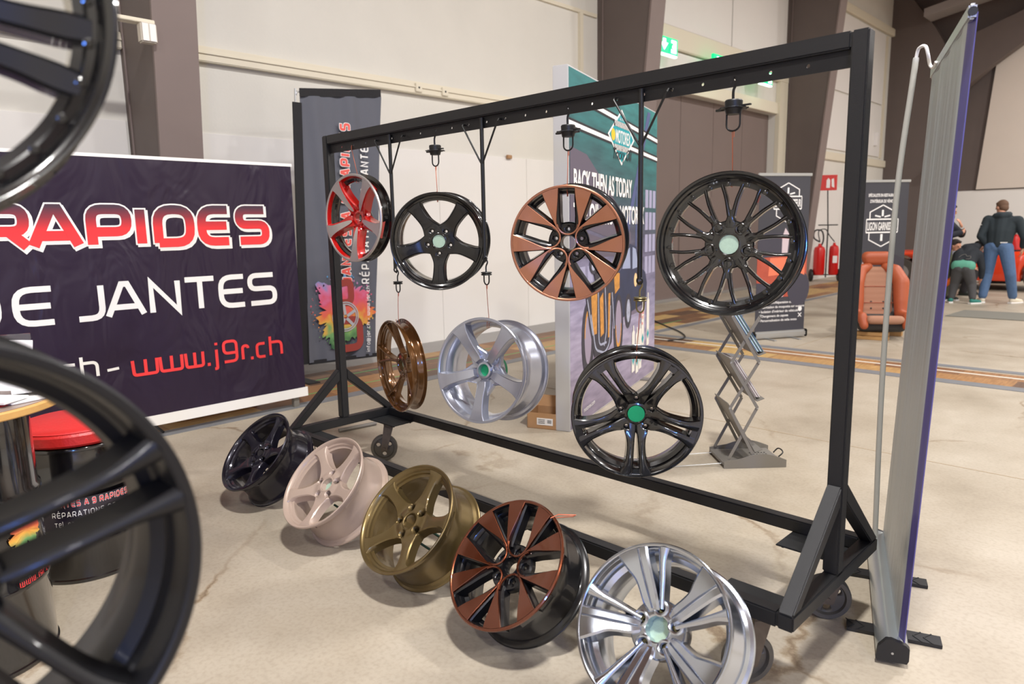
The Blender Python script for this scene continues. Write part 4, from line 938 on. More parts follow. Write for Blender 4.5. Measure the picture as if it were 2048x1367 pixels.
# local: x along, y up, z out
bm = BM(); box(bm, 0, LE, .0, 2.46, -.11, -.002, bev=.004); obj('frame', bm, mat('pale_aluminium', (196, 196, 198), .5, .3), t)
M_art = mat('hangar_photo_print', (110, 120, 140), .65); nt, p = nodes_of(M_art); tc = nt.nodes.new('ShaderNodeTexCoord'); sp = nt.nodes.new('ShaderNodeSeparateXYZ'); nt.links.new(tc.outputs['Object'], sp.inputs[0])
n = nt.nodes.new('ShaderNodeTexNoise'); n.inputs['Scale'].default_value = 1.4; n.inputs['Detail'].default_value = 7; nt.links.new(tc.outputs['Object'], n.inputs['Vector'])
a1 = nt.nodes.new('ShaderNodeMath'); a1.operation = 'MULTIPLY_ADD'; nt.links.new(n.outputs['Fac'], a1.inputs[0]); a1.inputs[1].default_value = .35; nt.links.new(sp.outputs['Y'], a1.inputs[2])
a2 = nt.nodes.new('ShaderNodeMath'); a2.operation = 'MULTIPLY_ADD'; nt.links.new(sp.outputs['X'], a2.inputs[0]); a2.inputs[1].default_value = .14; nt.links.new(a1.outputs[0], a2.inputs[2])
mr = nt.nodes.new('ShaderNodeMapRange'); mr.inputs[1].default_value = 0; mr.inputs[2].default_value = 2.9; nt.links.new(a2.outputs[0], mr.inputs[0])
r = ramp(nt, [(.0, (96, 88, 104)), (.12, (150, 138, 158)), (.28, (176, 166, 190)), (.42, (150, 146, 176)), (.52, (112, 108, 136)), (.60, (84, 84, 104)), (.68, (60, 86, 96)), (.8, (46, 110, 112)), (1, (50, 132, 132))])
nt.links.new(mr.outputs[0], r.inputs[0])
wv = nt.nodes.new('ShaderNodeTexNoise'); wv.inputs['Scale'].default_value = 3; wv.inputs['Detail'].default_value = 8; mp = nt.nodes.new('ShaderNodeMapping'); mp.inputs['Rotation'].default_value = (0, 0, -.5); mp.inputs['Scale'].default_value = (1, 6, 1)
nt.links.new(tc.outputs['Object'], mp.inputs[0]); nt.links.new(mp.outputs[0], wv.inputs['Vector']); r2 = ramp(nt, [(.3, (150, 150, 160)), (.7, (255, 255, 255))]); nt.links.new(wv.outputs['Fac'], r2.inputs[0])
mx = nt.nodes.new('ShaderNodeMix'); mx.data_type = 'RGBA'; mx.blend_type = 'MULTIPLY'; mx.inputs[0].default_value = .6; nt.links.new(r.outputs[0], mx.inputs[6]); nt.links.new(r2.outputs[0], mx.inputs[7]); nt.links.new(mx.outputs[2], p.inputs['Base Color'])
bm = BM(); box(bm, .012, LE-.012, .012, 2.448, -.004, .0, bev=0); obj('poster_fabric', bm, M_art, t, smooth=False)
def poly2(bm, pts, z, M=Matrix(), mi=0):
    f = bm.faces.new([bm.verts.new(M @ Vector((x, y, z))) for x, y in pts]); f.material_index = mi; return f
def flat(name, polys, z, m, par=t):
    bm = BM()
    for q in polys: poly2(bm, q, z)
    return obj(name, bm, m, par, smooth=False, recalc=False)
flat('printed_wall_shape', [[(.02, 1.95), (.35, 1.92), (1.0, 1.62), (1.45, 1.36), (1.45, 1.25), (.02, 1.45)], [(.02, 1.42), (1.3, 1.25), (1.3, 1.18), (.02, 1.2)]], .001, mat('print_dusk', (92, 84, 100), .65))
flat('printed_girder', [[(1.95, 2.42), (2.05, 2.42), (1.35, 1.3), (1.25, 1.3)], [(1.60, 1.75), (1.64, 1.75), (1.62, .95), (1.58, .95)], [(1.78, 1.6), (1.82, 1.6), (1.80, .95), (1.76, .95)]], .0014, mat('print_girder', (74, 84, 128), .65))
flat('printed_windows', [[(1.9+i*.13, .98+j*.2), (2.0+i*.13, .98+j*.2), (2.0+i*.13, 1.14+j*.2), (1.9+i*.13, 1.14+j*.2)] for i in range(3) for j in range(4)]+[[(.2+i*.16, 1.02), (.31+i*.16, 1.02), (.31+i*.16, 1.14), (.2+i*.16, 1.14)] for i in range(6)], .0012, mat('print_window', (158, 156, 186), .65))
M_ink = mat('print_black', (30, 30, 38), .65)
for nm, z_, e_ in (('printed_line_edge', .0016, .016), ('printed_line', .002, 0)):
    flat(nm, [[(0.0, 2.085-e_), (2.30, 2.02-e_), (2.30, 2.048+e_), (0.0, 2.115+e_)], [(.25, 2.265-e_), (2.30, 2.185-e_), (2.30, 2.215+e_), (.25, 2.295+e_)]], z_, M_ink if e_ else M_whitep)
cx, cz = 1.165, 2.115; dd = lambda k: [(cx, cz+.22*k), (cx+.36*k, cz+.012), (cx, cz-.215*k), (cx-.355*k, cz)]
flat('printed_badge_edge', [dd(1.0)], .003, M_whitep); M_teal = mat('print_teal', (0, 150, 160), .6)
flat('printed_badge', [dd(.90)], .0036, M_teal)
ch = []
for row in range(2):
    for k in range(-6, 7):
        for (z0) in (cz+.075, cz-.105):
            x = cx+k*.034+(.017 if row else 0); zz_ = z0+row*.022
            if abs(x-cx) < .20: ch.append([(x, zz_), (x+.017, zz_), (x+.017, zz_+.022), (x, zz_+.022)])
flat('printed_check_band', [[(cx-.21, cz+.075), (cx+.21, cz+.075), (cx+.19, cz+.119), (cx-.19, cz+.119)], [(cx-.19, cz-.105), (cx+.19, cz-.105), (cx+.21, cz-.061), (cx-.21, cz-.061)]], .0042, M_ink)
flat('printed_checks', ch, .0048, M_whitep)
MT = Matrix()
text('badge_name', 'MOTOREX', Matrix.Translation((cx-.165, cz-.045, .0052)), .14, M_whitep, t, bold=.002, width=.40)
bm = BM(); poly2(bm, [(cx-.225+.05*math.cos(a*PI/8), cz+.005+.045*math.sin(a*PI/8)) for a in range(16)], .0052); obj('badge_drop', bm, mat('print_yellow', (250, 190, 40), .6), t, smooth=False, recalc=False)
text('badge_date', 'Est. 1917', Matrix.Translation((cx-.06, cz+.13, .0052)), .035, M_whitep, t, width=.12)
text('badge_script', 'Tricky Oil', Matrix.Translation((cx-.24, cz-.175, .0056)) @ Matrix.Rotation(.03, 4, 'Z'), .12, M_ink, t, bold=.001, width=.50, shear=.3)
text('slogan', 'BACK THEN AS TODAY', Matrix.Translation((.075, 1.665, .004)) @ Matrix.Rotation(-.006, 4, 'Z'), .20, M_whitep, t, bold=.006, width=1.38)
text('slogan', 'THE OIL FROM MOTOREX', Matrix.Translation((.075, 1.44, .004)) @ Matrix.Rotation(-.0, 4, 'Z'), .20, M_whitep, t, bold=.006, width=1.78)
# printed car and motorcycle
def ell(cx, cy, rx, ry, n=24, a0=0): return [(cx+rx*math.cos(2*PI*k/n), cy+ry*math.sin(2*PI*k/n)) for k in range(n)]
M_pc = mat('print_navy', (42, 50, 78), .6, noise=.4, nscale=6); M_pt = mat('print_dark', (52, 50, 62), .6, noise=.7, nscale=30); M_po = mat('print_orange', (196, 136, 62), .6, noise=.6, nscale=25); M_pg = mat('print_chrome', (160, 164, 184), .6, noise=.5, nscale=30); M_psh = mat('print_floor_shade', (112, 102, 122), .65)
flat('printed_ground_shade', [ell(1.5, .70, .45, .05), [(.35, .36), (.6, .30), (1.25, .36), (1.2, .44), (.5, .45)]], .0012, M_psh)
flat('printed_car', [[(.95, .93), (1.0, 1.03), (1.18, 1.07), (1.30, 1.23), (1.42, 1.27), (1.62, 1.24), (1.74, 1.06), (1.92, 1.0), (1.98, .9), (1.96, .72), (1.2, .66), (.98, .72)]], .002, M_pc)
flat('printed_car_glass', [[(1.2, 1.07), (1.32, 1.21), (1.42, 1.24), (1.44, 1.06)], [(1.5, 1.05), (1.5, 1.24), (1.6, 1.22), (1.70, 1.06)]], .0026, mat('print_glass', (150, 160, 190), .6))
flat('printed_car_tyre', [ell(1.38, .70, .10, .15), ell(1.86, .76, .055, .10)], .0028, M_pt); flat('printed_car_rim', [ell(1.385, .70, .055, .10)], .0034, M_pg)
flat('printed_headlight', [ell(1.60, .95, .05, .06), ell(1.05, .97, .035, .05)], .0032, mat('print_warm', (240, 200, 150), .6))
flat('printed_tyre', [ell(.36, .60, .13, .28), ell(1.10, .60, .13, .27)], .0036, M_pt); flat('printed_tyre_gap', [ell(.36, .62, .075, .2), ell(1.10, .62, .08, .2)], .004, mat('print_mauve', (150, 138, 158), .65))
flat('printed_rim', [[(.36+.075*math.cos(a)*k_, .62+.2*math.sin(a)*k_) for k_, a in ([(1, q*PI/12) for q in range(13)]+[(.8, (12-q)*PI/12) for q in range(13)])], [(1.10+.08*math.cos(a)*k_, .62+.2*math.sin(a)*k_) for k_, a in ([(1, PI+q*PI/12) for q in range(13)]+[(.8, PI+(12-q)*PI/12) for q in range(13)])]], .0044, M_po)
flat('printed_motorcycle', [[(.30, .98), (.5, 1.02), (.8, 1.0), (1.0, 1.03), (1.08, .95), (.95, .82), (.92, .5), (.75, .42), (.5, .45), (.38, .7)]], .0050, M_pt)
flat('printed_tank', [[(.42, .95), (.5, 1.0), (.56, .95), (.55, .62), (.46, .62)], [(.62, .88), (.7, .92), (.72, .6), (.64, .58)], [(.96, 1.06), (1.12, 1.04), (1.12, .92), (1.0, .88)], [(.83, .9), (.88, .9), (.86, .55), (.82, .55)]], .0056, M_po)
bm = BM()
for q in ([(.42, .78), (.52, .5), (.74, .44), (.86, .5), (.88, .8)], [(.58, .95), (.6, .52), (.78, .52)], [(.74, 1.0), (.78, .6), (.72, .5)], [(.34, .9), (.46, .62)], [(.92, .9), (.98, .6)], [(.5, .42), (.52, .32), (.56, .30)]):
    stroke_poly(bm, fillet(q, .06), .018, Matrix.Translation((0, 0, .0062)))
obj('printed_chrome_pipes', bm, M_pg, t, smooth=False, recalc=False)
flat('printed_goggles', [ell(.52, 1.14, .13, .07), ell(.6, 1.06, .1, .06)], .0066, M_pt); flat('printed_goggle_lens', [ell(.47, 1.13, .04, .03), ell(.58, 1.13, .04, .03)], .0070, M_pg)
M_bt = mat('print_bottle', (226, 222, 214), .6)
bts = [(1.50, .13, .42), (1.62, .10, .42), (1.72, .12, .42), (1.80, .28, .45), (1.98, .30, .50)]
flat('printed_bottles', [[(x, z), (x+.09, z+.005), (x+.09, z+h*.85), (x+.06, z+h*.9), (x+.06, z+h), (x+.03, z+h), (x+.03, z+h*.9), (x, z+h*.85)] for x, z, h in bts], .0040, M_bt)
flat('printed_bottle_labels', [[(x+.045, z+.06), (x+.08, z+.11), (x+.045, z+.16), (x+.01, z+.11)] for x, z, h in bts], .0048, M_teal)
text('printed_bottle_text', 'classic\n1917\nline', Matrix.Translation((1.81, .62, .0052)), .05, M_redp, t, width=.07)
text('small_web_print', 'motorex.com', Matrix.Translation((.27, .075, .003)) @ Matrix.Rotation(.06, 4, 'Z'), .05, M_whitep, t, width=.24)
bm = BM(); box(bm, .15, .25, 0, .012, -.35, .18, bev=.002); box(bm, LE-.5, LE-.4, 0, .012, -.35, .2, bev=.002); obj('base_foot', bm, M_greyplastic, t)

# ------------------------------------------------------------------ cardboard box beside the poster wall
t = thing('cardboard_box', 'open brown cardboard box on the floor beside the poster wall', 'box', (.415, 1.46, 0), math.radians(22))
M_card = mat('cardboard', (176, 136, 96), .8, noise=.06, nscale=30); bm = BM(); hx, hy, hh = .135, .11, .115
for (a, b, c_, d) in ((-hx, hx, -hy, -hy+.004), (-hx, hx, hy-.004, hy), (-hx, -hx+.004, -hy, hy), (hx-.004, hx, -hy, hy)): box(bm, a, b, c_, d, 0, hh)
box(bm, -hx, hx, -hy, hy, 0, .004); obj('body', bm, M_card, t, smooth=False)
for q in ([(-hx, hy, hh), (hx, hy, hh), (hx-.01, hy+.03, hh+.075), (-hx+.01, hy+.03, hh+.075)], [(-hx, -hy, hh), (-hx, hy, hh), (-hx-.07, hy-.02, hh+.04), (-hx-.05, -hy+.02, hh+.05)], [(hx, -hy, hh), (hx, hy, hh), (hx+.02, hy-.02, hh+.08), (hx+.02, -hy+.02, hh+.08)]):
    bm = BM(); a = [bm.verts.new(v) for v in q]; b = [bm.verts.new((v[0]+.003, v[1]+.003, v[2])) for v in q]; ring_faces(bm, [a, b]); obj('flap', bm, M_card, t, smooth=False)
bm = BM(); box(bm, -.06, .06, -hy-.002, -hy, .03, .08); o = obj('shipping_label', bm, M_whitep, t, smooth=False)
bm = BM()
for k in range(9): box(bm, .02+k*.0035, .0215+k*.0035, -hy-.003, -hy-.002, .045, .07)
for k in range(3): box(bm, -.05, -.0, -hy-.003, -hy-.002, .042+k*.012, .046+k*.012)
obj('label_print', bm, M_ink, t, smooth=False)

# ------------------------------------------------------------------ folding literature stand
t = thing('literature_stand', 'grey zigzag folding brochure stand with a perforated base, behind the rack', 'stand', (1.78, 1.62, 0), math.radians(46))
bm = BM(); box(bm, -.12, .24, -.14, .14, .015, .03, bev=.003)
obj('base_tray', bm, M_greyplastic, t)
bm = BM()
for i in range(6):
    for j in range(4): cyl(bm, (.10+i*.018, -.04+j*.028, .0305), .0055, .0012, 'z', 8)
obj('perforation', bm, M_black, t)
for s in (-1, 1):
    bm = BM(); P_ = [(-.12, .0), (.25, 0), (.25, .045)]+[(.25-.30*k/8, .045+.04*math.sin(PI*k/8)) for k in range(1, 8)]+[(-.12, .045)]
    prism(bm, P_, .005, M=frame((0, s*.14, .0), (1, 0, 0), (0, 0, 1))); obj('side_cheek', bm, M_greyplastic, t)
zn = [.05, .36, .63, .90]   # level heights
for k in range(3):
    z0, z1 = zn[k], zn[k+1]
    for s in (-1, 1):
        for (xa, xb) in ((-.09, .07), (.07, -.09)):
            bm = BM(); a = Vector((xa, s*(.128 if xa < 0 else .134), z0)); b = Vector((xb, s*(.128 if xa < 0 else .134), z1)); d = (b-a).normalized()
            box(bm, 0, (b-a).length, -.009, .009, -.0015, .0015, M=frame(a, d, Vector((0, s, 0)).cross(d) if s > 0 else d.cross(Vector((0, -s, 0))).cross(d).cross(d)*-1 if False else d.cross(Vector((0, 1, 0))))); obj('scissor_arm', bm, M_greyplastic, t)
        bm = BM(); cyl(bm, (-.01, s*.134, (z0+z1)/2), .007, .006, 'y', 10); cyl(bm, (-.09, s*.134, z1), .007, .006, 'y', 10); cyl(bm, (.07, s*.134, z1), .007, .006, 'y', 10); obj('rivet', bm, M_silverm, t)
    # sloping pocket, leaning back
    bm = BM(); a = Vector((-.10, -.125, z1+.03)); d = Vector((.17, 0, -(z1-z0)*.97)); 
    box(bm, 0, d.length, 0, .25, -.002, .002, M=frame(a, d.normalized(), (0, 1, 0))); obj('pocket', bm, M_greyplastic, t)
    bm = BM(); b_ = a+d; box(bm, -.0, .045, 0, .25, -.002, .002, M=frame(b_, Vector((.8, 0, .3)).normalized(), (0, 1, 0))); obj('pocket_lip', bm, M_greyplastic, t)
def brochures(k, n, cols, lab):
    z0, z1 = zn[k], zn[k+1]
    for i in range(n):
        bm = BM(); a = Vector((-.10+.006+.0045*i, -.105, z1+.03)); d = Vector((.17, 0, -(z1-z0)*.97)).normalized(); o_ = Vector((-d.z, 0, d.x))*-1
        M = Matrix.Translation((1.78, 1.62, 0)) @ Matrix.Rotation(math.radians(46), 4, 'Z') @ frame(a+d*.02+Vector((.004, 0, .002)), d, (0, 1, 0))
        box(bm, 0, .27, 0, .21, -.0016, .0016); o = obj('brochure', bm, cols[i % len(cols)], smooth=False); o.matrix_world = M; tag(o, lab, 'brochure', 'brochures in the zigzag stand, '+('upper' if k == 2 else 'middle')+' pocket')
brochures(2, 9, [mat('brochure_blue', (60, 120, 170), .5), M_whitep, mat('brochure_teal', (40, 140, 150), .5), mat('brochure_brown', (120, 90, 60), .5)], 'brochure in the upper pocket of the grey zigzag stand, behind the mesh wheel')
brochures(1, 7, [mat('brochure_grey', (170, 160, 158), .5), mat('brochure_mauve', (120, 100, 100), .5), M_whitep], 'brochure in the middle pocket of the grey zigzag stand')
bm = BM(); tube(bm, [(-.12, -.10, .02), (-.42, -.10, .006)], .0025, 6); tube(bm, [(-.12, .10, .02), (-.42, .10, .006)], .0025, 6); tube(bm, [(-.42, -.10, .006), (-.42, .10, .006)], .0025, 6); obj('wire_foot', bm, M_silverm, t)
bm = BM(); tube(bm, smoothpts([(.245, .04, .03), (.27, .04, .055), (.275, 0, .062), (.27, -.04, .055), (.245, -.04, .03)], 4), .004, 8); obj('carry_handle', bm, M_black, t)

# ------------------------------------------------------------------ silver roll-up seen from behind
A0, A1 = Vector((3.105, .085, 0)), Vector((2.80, .93, 0)); ex = (A1-A0).normalized(); LB = (A1-A0).length; nb = Vector((-ex.y, ex.x, 0))*1.0
t = thing('roll_up_banner', 'tall roll-up banner seen from its plain silver-grey back, beside the rack', 'banner'); t.matrix_world = frame(A0, ex, nb if nb.dot(Vector((-1, 0, 0))) > 0 else -nb, (0, 0, 1))
# local: x along, y towards the rack side, z up
M_sb = mat('silver_banner_back', (186, 192, 194), .42, .12, spec=.6); nt, p = nodes_of(M_sb); tc = nt.nodes.new('ShaderNodeTexCoord'); mp = nt.nodes.new('ShaderNodeMapping'); mp.inputs['Scale'].default_value = (9, 1, .12); n = nt.nodes.new('ShaderNodeTexNoise'); n.inputs['Scale'].default_value = 1.6; n.inputs['Detail'].default_value = 3
bb = nt.nodes.new('ShaderNodeBump'); bb.inputs['Strength'].default_value = .5; bb.inputs['Distance'].default_value = .03; nt.links.new(tc.outputs['Object'], mp.inputs[0]); nt.links.new(mp.outputs[0], n.inputs['Vector']); nt.links.new(n.outputs['Fac'], bb.inputs['Height']); nt.links.new(bb.outputs[0], p.inputs['Normal'])
bm = BM(); prof = [(-.04, .018), (-.045, .03), (-.045, .07), (-.035, .08), (.005, .092), (.02, .088), (.04, .06), (.045, .02), (.04, .015)]
a = [bm.verts.new((.012, y, z)) for y, z in prof]; b = [bm.verts.new((LB-.012, y, z)) for y, z in prof]; ring_faces(bm, [a, b]); obj('cassette', bm, mat('anodised_cassette', (186, 192, 194), .32, .75), t, ang=50)
for xx in (-.006, LB-.012):
    bm = BM(); a = [bm.verts.new((xx, y*1.06, z*1.02-.002)) for y, z in prof]; b = [bm.verts.new((xx+.02, y*1.06, z*1.02-.002)) for y, z in prof]; ring_faces(bm, [a, b]); o = obj('end_cap', bm, M_black, t, ang=50)
    if xx < 0:
        bm = BM(); cyl(bm, (-.007, .0, .045), .004, .002, 'x', 10); obj('screw', bm, M_silverm, o)
for xx in (.19, .62):
    bm = BM(); prism(bm, [(-.03, -.16), (.03, -.16), (.03, .13), (-.03, .13)], .012, M=Matrix.Translation((xx, 0, .002)))
    for s in (-1, 1):
        for q in (0, 1):
            for e in (-1, 1): box(bm, 0, .04, -.0018, .0018, 0, .002, M=Matrix.Translation((xx, s*(.075+q*.032), .014)) @ Matrix.Rotation(e*.7*s if e > 0 else PI-.7*s*-e*-1 if False else (PI/2-e*.9)*s, 4, 'Z'))
    obj('stabiliser_foot', bm, M_black, t, smooth=False)
HB = 1.98
bm = BM(); NX, NZ = 24, 30
fy = lambda x, z: -.012-.016*math.exp(-((x-.0)/.03)**2)+.003*math.sin(x*25)*(z/HB)-.062*(z/HB)
fx_ = lambda i: (.002+.012*i) if i < 4 else .05+(LB-.065)*(i-4)/(NX-4)
g = [[bm.verts.new((fx_(i), fy(fx_(i), .085+(HB-.085)*j/NZ), .085+(HB-.085)*j/NZ)) for j in range(NZ+1)] for i in range(NX+1)]
h = [[bm.verts.new((v.co.x, v.co.y-.003, v.co.z)) for v in row] for row in g]
for i in range(NX):
    for j in range(NZ):
        bm.faces.new((g[i][j], g[i][j+1], g[i+1][j+1], g[i+1][j])).material_index = 1 if i < 3 else 0; bm.faces.new((h[i][j], h[i+1][j], h[i+1][j+1], h[i][j+1])).material_index = 1
for j in range(NZ):
    for i in (0, NX): bm.faces.new((g[i][j], g[i][j+1], h[i][j+1], h[i][j])).material_index = 1
for i in range(NX):
    for j in (0, NZ): bm.faces.new((g[i][j], g[i+1][j], h[i+1][j], h[i][j])).material_index = 0
obj('banner_sheet', bm, [M_sb, mat('violet_banner_front', (84, 78, 140), .35)], t)
bm = BM(); box(bm, -.01, LB, -.088, -.068, HB-.02, HB+.022, bev=.005); obj('top_rail', bm, M_silverm, t)
bm = BM(); cyl(bm, (-.014, -.078, HB), .012, .008, 'x', 12); obj('rail_plug', bm, M_black, t)
bm = BM(); tube(bm, smoothpts([(LB-.10, .02, .07), (LB-.12, .034, .8), (LB-.135, .028, 1.5), (LB-.14, .0, 1.93), (LB-.14, -.006, 2.02)], 5), [.011]*20+[.010]*1, 10); obj('support_pole', bm, mat('pale_grey_pole', (182, 182, 178), .5), t)
bm = BM(); tube(bm, smoothpts([(LB-.14, -.006, 2.02), (LB-.15, -.012, 2.05), (LB-.18, -.03, 2.05), (LB-.185, -.04, 2.02), (LB-.17, -.05, 1.985), (LB-.19, -.06, 1.97), (LB-.21, -.066, 1.985)], 5), .006, 8); obj('pole_hook', bm, M_whitep, t)

# ------------------------------------------------------------------ far roll-ups
M_rb = mat('slate_banner', (58, 58, 66), .5)
def rollup(P0, P1, label, kind):
    P0, P1 = Vector((*P0, 0)), Vector((*P1, 0)); ex = (P1-P0).normalized(); Lw = (P1-P0).length; n = Vector((ex.y, -ex.x, 0))
    t = thing('roll_up_banner', label, 'banner'); t.matrix_world = frame(P0, ex, (0, 0, 1), n)
    bm = BM(); box(bm, 0, Lw, .015, .10, -.05, .04, bev=.02); obj('cassette', bm, M_silverm, t)
    for xx in (-.01, Lw-.01): bm = BM(); box(bm, xx, xx+.02, .01, .105, -.055, .045, bev=.01); obj('end_cap', bm, M_black, t)
    for xx in (.2, Lw-.2): bm = BM(); box(bm, xx-.02, xx+.02, 0, .012, -.15, .18, bev=.003); obj('foot', bm, M_silverm, t)
    bm = BM(); box(bm, .02, Lw-.02, .09, 1.98, -.002, .002); obj('banner_sheet', bm, M_rb, t, smooth=False)
    bm = BM(); box(bm, .0, Lw, 1.975, 2.01, -.012, .012, bev=.004); obj('top_rail', bm, M_silverm, t)
    cxx = Lw*.56 if kind == 1 else Lw*.46; S = .78 if kind == 1 else 1.; cz_ = 1.66 if kind == 1 else 1.35
    bm = BM(); M = Matrix.Translation((cxx, cz_, .004)) @ Matrix.Scale(S, 4)
    hexa = [(0, .30), (.20, .20), (.20, -.20), (0, -.30), (-.20, -.20), (-.20, .20), (0, .30)]
    stroke_poly(bm, hexa[:2]+[(.20, .09)], .016, M); stroke_poly(bm, [hexa[0], hexa[5], (-.20, .09)], .016, M); stroke_poly(bm, [(.20, -.09), hexa[2], hexa[3]], .016, M); stroke_poly(bm, [(-.20, -.09), hexa[4], hexa[3]], .016, M)
    for zz in (.095, -.095): stroke_poly(bm, [(-.25, zz), (.25, zz)], .02, M)
    stroke_poly(bm, [(-.25, .095), (-.25, -.095)], .012, M); stroke_poly(bm, [(.25, .095), (.25, -.095)], .012, M)
    stroke_poly(bm, [(0, -.12), (0, -.22)], .035, M); stroke_poly(bm, [(0, .14), (0, .23)], .03, M)
    stroke_poly(bm, [(-.12, .15), (-.03, .13)], .02, M); stroke_poly(bm, [(.03, .13), (.12, .15)], .02, M)
    obj('printed_emblem', bm, M_whitep, t, smooth=False, recalc=False)
    text('emblem_name', 'LIGON GARNISSEUR', M @ Matrix.Translation((-.235, -.06, 0)), .16, M_whitep, t, bold=.004, width=.47)
    if kind == 1:
        flat('printed_photo', [[(.02, .52), (Lw-.02, .52), (Lw-.02, 1.26), (.02, 1.26)]], .0035, mat('print_red_leather', (176, 78, 58), .6, noise=.35, nscale=6), t)
        flat('printed_photo_dark', [[(.02, 1.0), (Lw-.02, 1.04), (Lw-.02, 1.30), (.02, 1.30)], ell(.62, .62, .16, .22), [(.02, .52), (.35, .52), (.28, .68), (.02, .7)]], .0042, mat('print_dash', (62, 60, 72), .6), t)
        flat('printed_photo_seat', [[(.18, .78), (.42, .80), (.48, 1.0), (.2, 1.0)], [(.5, .86), (.70, .78), (.70, 1.0), (.52, 1.02)]], .0048, mat('print_orange_leather', (224, 120, 88), .6), t)
        flat('printed_photo_figure', [[(.36, 1.05), (.44, 1.04), (.46, 1.28), (.40, 1.36), (.36, 1.25)], [(.36, .52), (.40, .52), (.52, .78), (.49, .78)]], .0052, mat('print_pale', (200, 184, 190), .6), t)
        for k, s in enumerate(('• Confection/Réparation de siège', '• Fabrication de moquette sur mesure', '• Isolation d\'intérieur de véhicule', '• Changement de capote', '• Personnalisation de selle moto')):
            text('service_line', s, Matrix.Translation((.07, .44-k*.055, .004)), .042, M_whitep, t, bold=.0006)
        flat('printed_icons', [[(Lw-.12, .42), (Lw-.06, .42), (Lw-.06, .46), (Lw-.12, .46)], ell(Lw-.09, .36, .028, .03), [(Lw-.12, .26), (Lw-.105, .26), (Lw-.06, .31), (Lw-.075, .31)], [(Lw-.075, .26), (Lw-.06, .26), (Lw-.105, .31), (Lw-.12, .31)]], .004, M_whitep, t)
    else:
        for k, s in enumerate(('SPÉCIALISTE EN RESTAURATION', 'D\'INTÉRIEUR DE VÉHICULE')): text('headline', s, Matrix.Translation((Lw*.46-.24+.03*k, 1.77-k*.085, .004)), .06, M_whitep, t, bold=.0015, width=.48-.06*k)
        flat('printed_photo', [[(.02, .35), (Lw-.02, .25), (Lw-.02, .85), (.45, 1.0), (.02, .9)]], .0035, mat('print_night', (52, 48, 58), .6, noise=.2, nscale=8), t)
        flat('printed_hands', [ell(.15, .72, .10, .16), [(.28, .5), (.36, .48), (.55, .86), (.48, .9)], [(.3, .42), (.42, .40), (.6, .6), (.52, .66)]], .0042, mat('print_skin', (176, 150, 150), .6, noise=.3, nscale=10), t)
    return t
rollup((-.19, 5.91), (.18, 6.56), 'dark upholsterer roll-up banner with red photo, just right of the mesh wheel', 1)
rollup((.03, 8.75), (.50, 9.35), 'dark upholsterer roll-up banner behind the orange seat', 2)

# ------------------------------------------------------------------ orange bucket seat on wooden blocks
M_or = mat('orange_leather', (164, 80, 46), .5, noise=.05, nscale=12); M_tan = mat('tan_fabric', (166, 122, 98), .85, noise=.06, nscale=120, bump=.2, bscale=150); M_ol = mat('dark_seat_shell', (60, 58, 56), .7)
t = thing('bucket_seat', 'orange and tan bucket car seat standing on wooden blocks', 'car seat', (.86, 7.1, .085), math.radians(30))
def slab(bm, pts, x0, x1, n=6, infl=.0):
    for i in range(len(pts)-1):
        pass
bm = BM()
for s in (-1, 1):
    limb_ = [((s*.23, -.37, .10), .05), ((s*.25, -.32, .20), .06), ((s*.25, -.02, .17), .07), ((s*.25, .02, .36), .085), ((s*.255, .08, .58), .095), ((s*.20, .17, .72), .08), ((s*.10, .22, .77), .055)]
    for (a_, ra_), (b_, rb_) in zip(limb_[:-1], limb_[1:]): capsule(bm, a_, b_, ra_, rb_)
remeshed('side_bolster', bm, M_or, t, .012, 6)
bm = BM(); 
for k in range(6): capsule(bm, (-.16, -.36+.08*k, .17-.012*k), (.16, -.36+.08*k, .17-.012*k), .055, .055)
remeshed('seat_cushion', bm, M_tan, t, .014, 16)
bm = BM()
for k in range(9): capsule(bm, (-.14, .10+.016*k, .18+.068*k), (.14, .10+.016*k, .18+.068*k), .05, .05)
remeshed('back_cushion', bm, M_tan, t, .014, 16)
bm = BM(); box(bm, -.19, .19, .155, .16, .30, .305)
for k, z in enumerate((.33, .53)): tube(bm, [(-.19, .10+.235*(z-.18)-.052, z), (.19, .10+.235*(z-.18)-.052, z)], .005, 6)
obj('seam', bm, M_or, t)
for s in (-1, 1):
    for z in (.26, .34): bm = BM(); ball(bm, (s*.07, .10+.235*(z-.18)-.05, z), (.012, .006, .012), seg=8); obj('button', bm, M_ol, t)
bm = BM(); capsule(bm, (-.11, .25, .89), (.11, .25, .89), .07, .07); capsule(bm, (-.10, .25, .85), (.10, .25, .85), .065, .065); remeshed('headrest', bm, M_or, t, .012, 4)
bm = BM(); capsule(bm, (-.2, .16, .12), (.2, .16, .12), .13, .13); capsule(bm, (-.2, -.2, .08), (.2, -.2, .08), .08, .08); capsule(bm, (-.18, .28, .62), (.18, .28, .62), .05, .05); capsule(bm, (-.22, .24, .2), (-.2, .30, .6), .06, .05); capsule(bm, (.22, .24, .2), (.2, .30, .6), .06, .05); remeshed('seat_shell', bm, M_ol, t, .014, 4)
M_blk = mat('pine_block', (176, 136, 84), .7, noise=.15, nscale=14)
for k, (x, y, z, lx, lab) in enumerate(((.86, 6.83, 0, .42, 'lower front pine block under the orange seat'), (.88, 6.86, .045, .36, 'upper front pine block under the orange seat'), (.88, 7.28, 0, .42, 'rear pine block under the orange seat'))):
    bm = BM(); box(bm, -lx/2, lx/2, -.06, .06, 0, .043 if k < 2 else .088, bev=.004); o = obj('wooden_block', bm, M_blk); o.location = (x, y, z); o.rotation_euler = (0, 0, math.radians(8)); tag(o, lab, 'block')

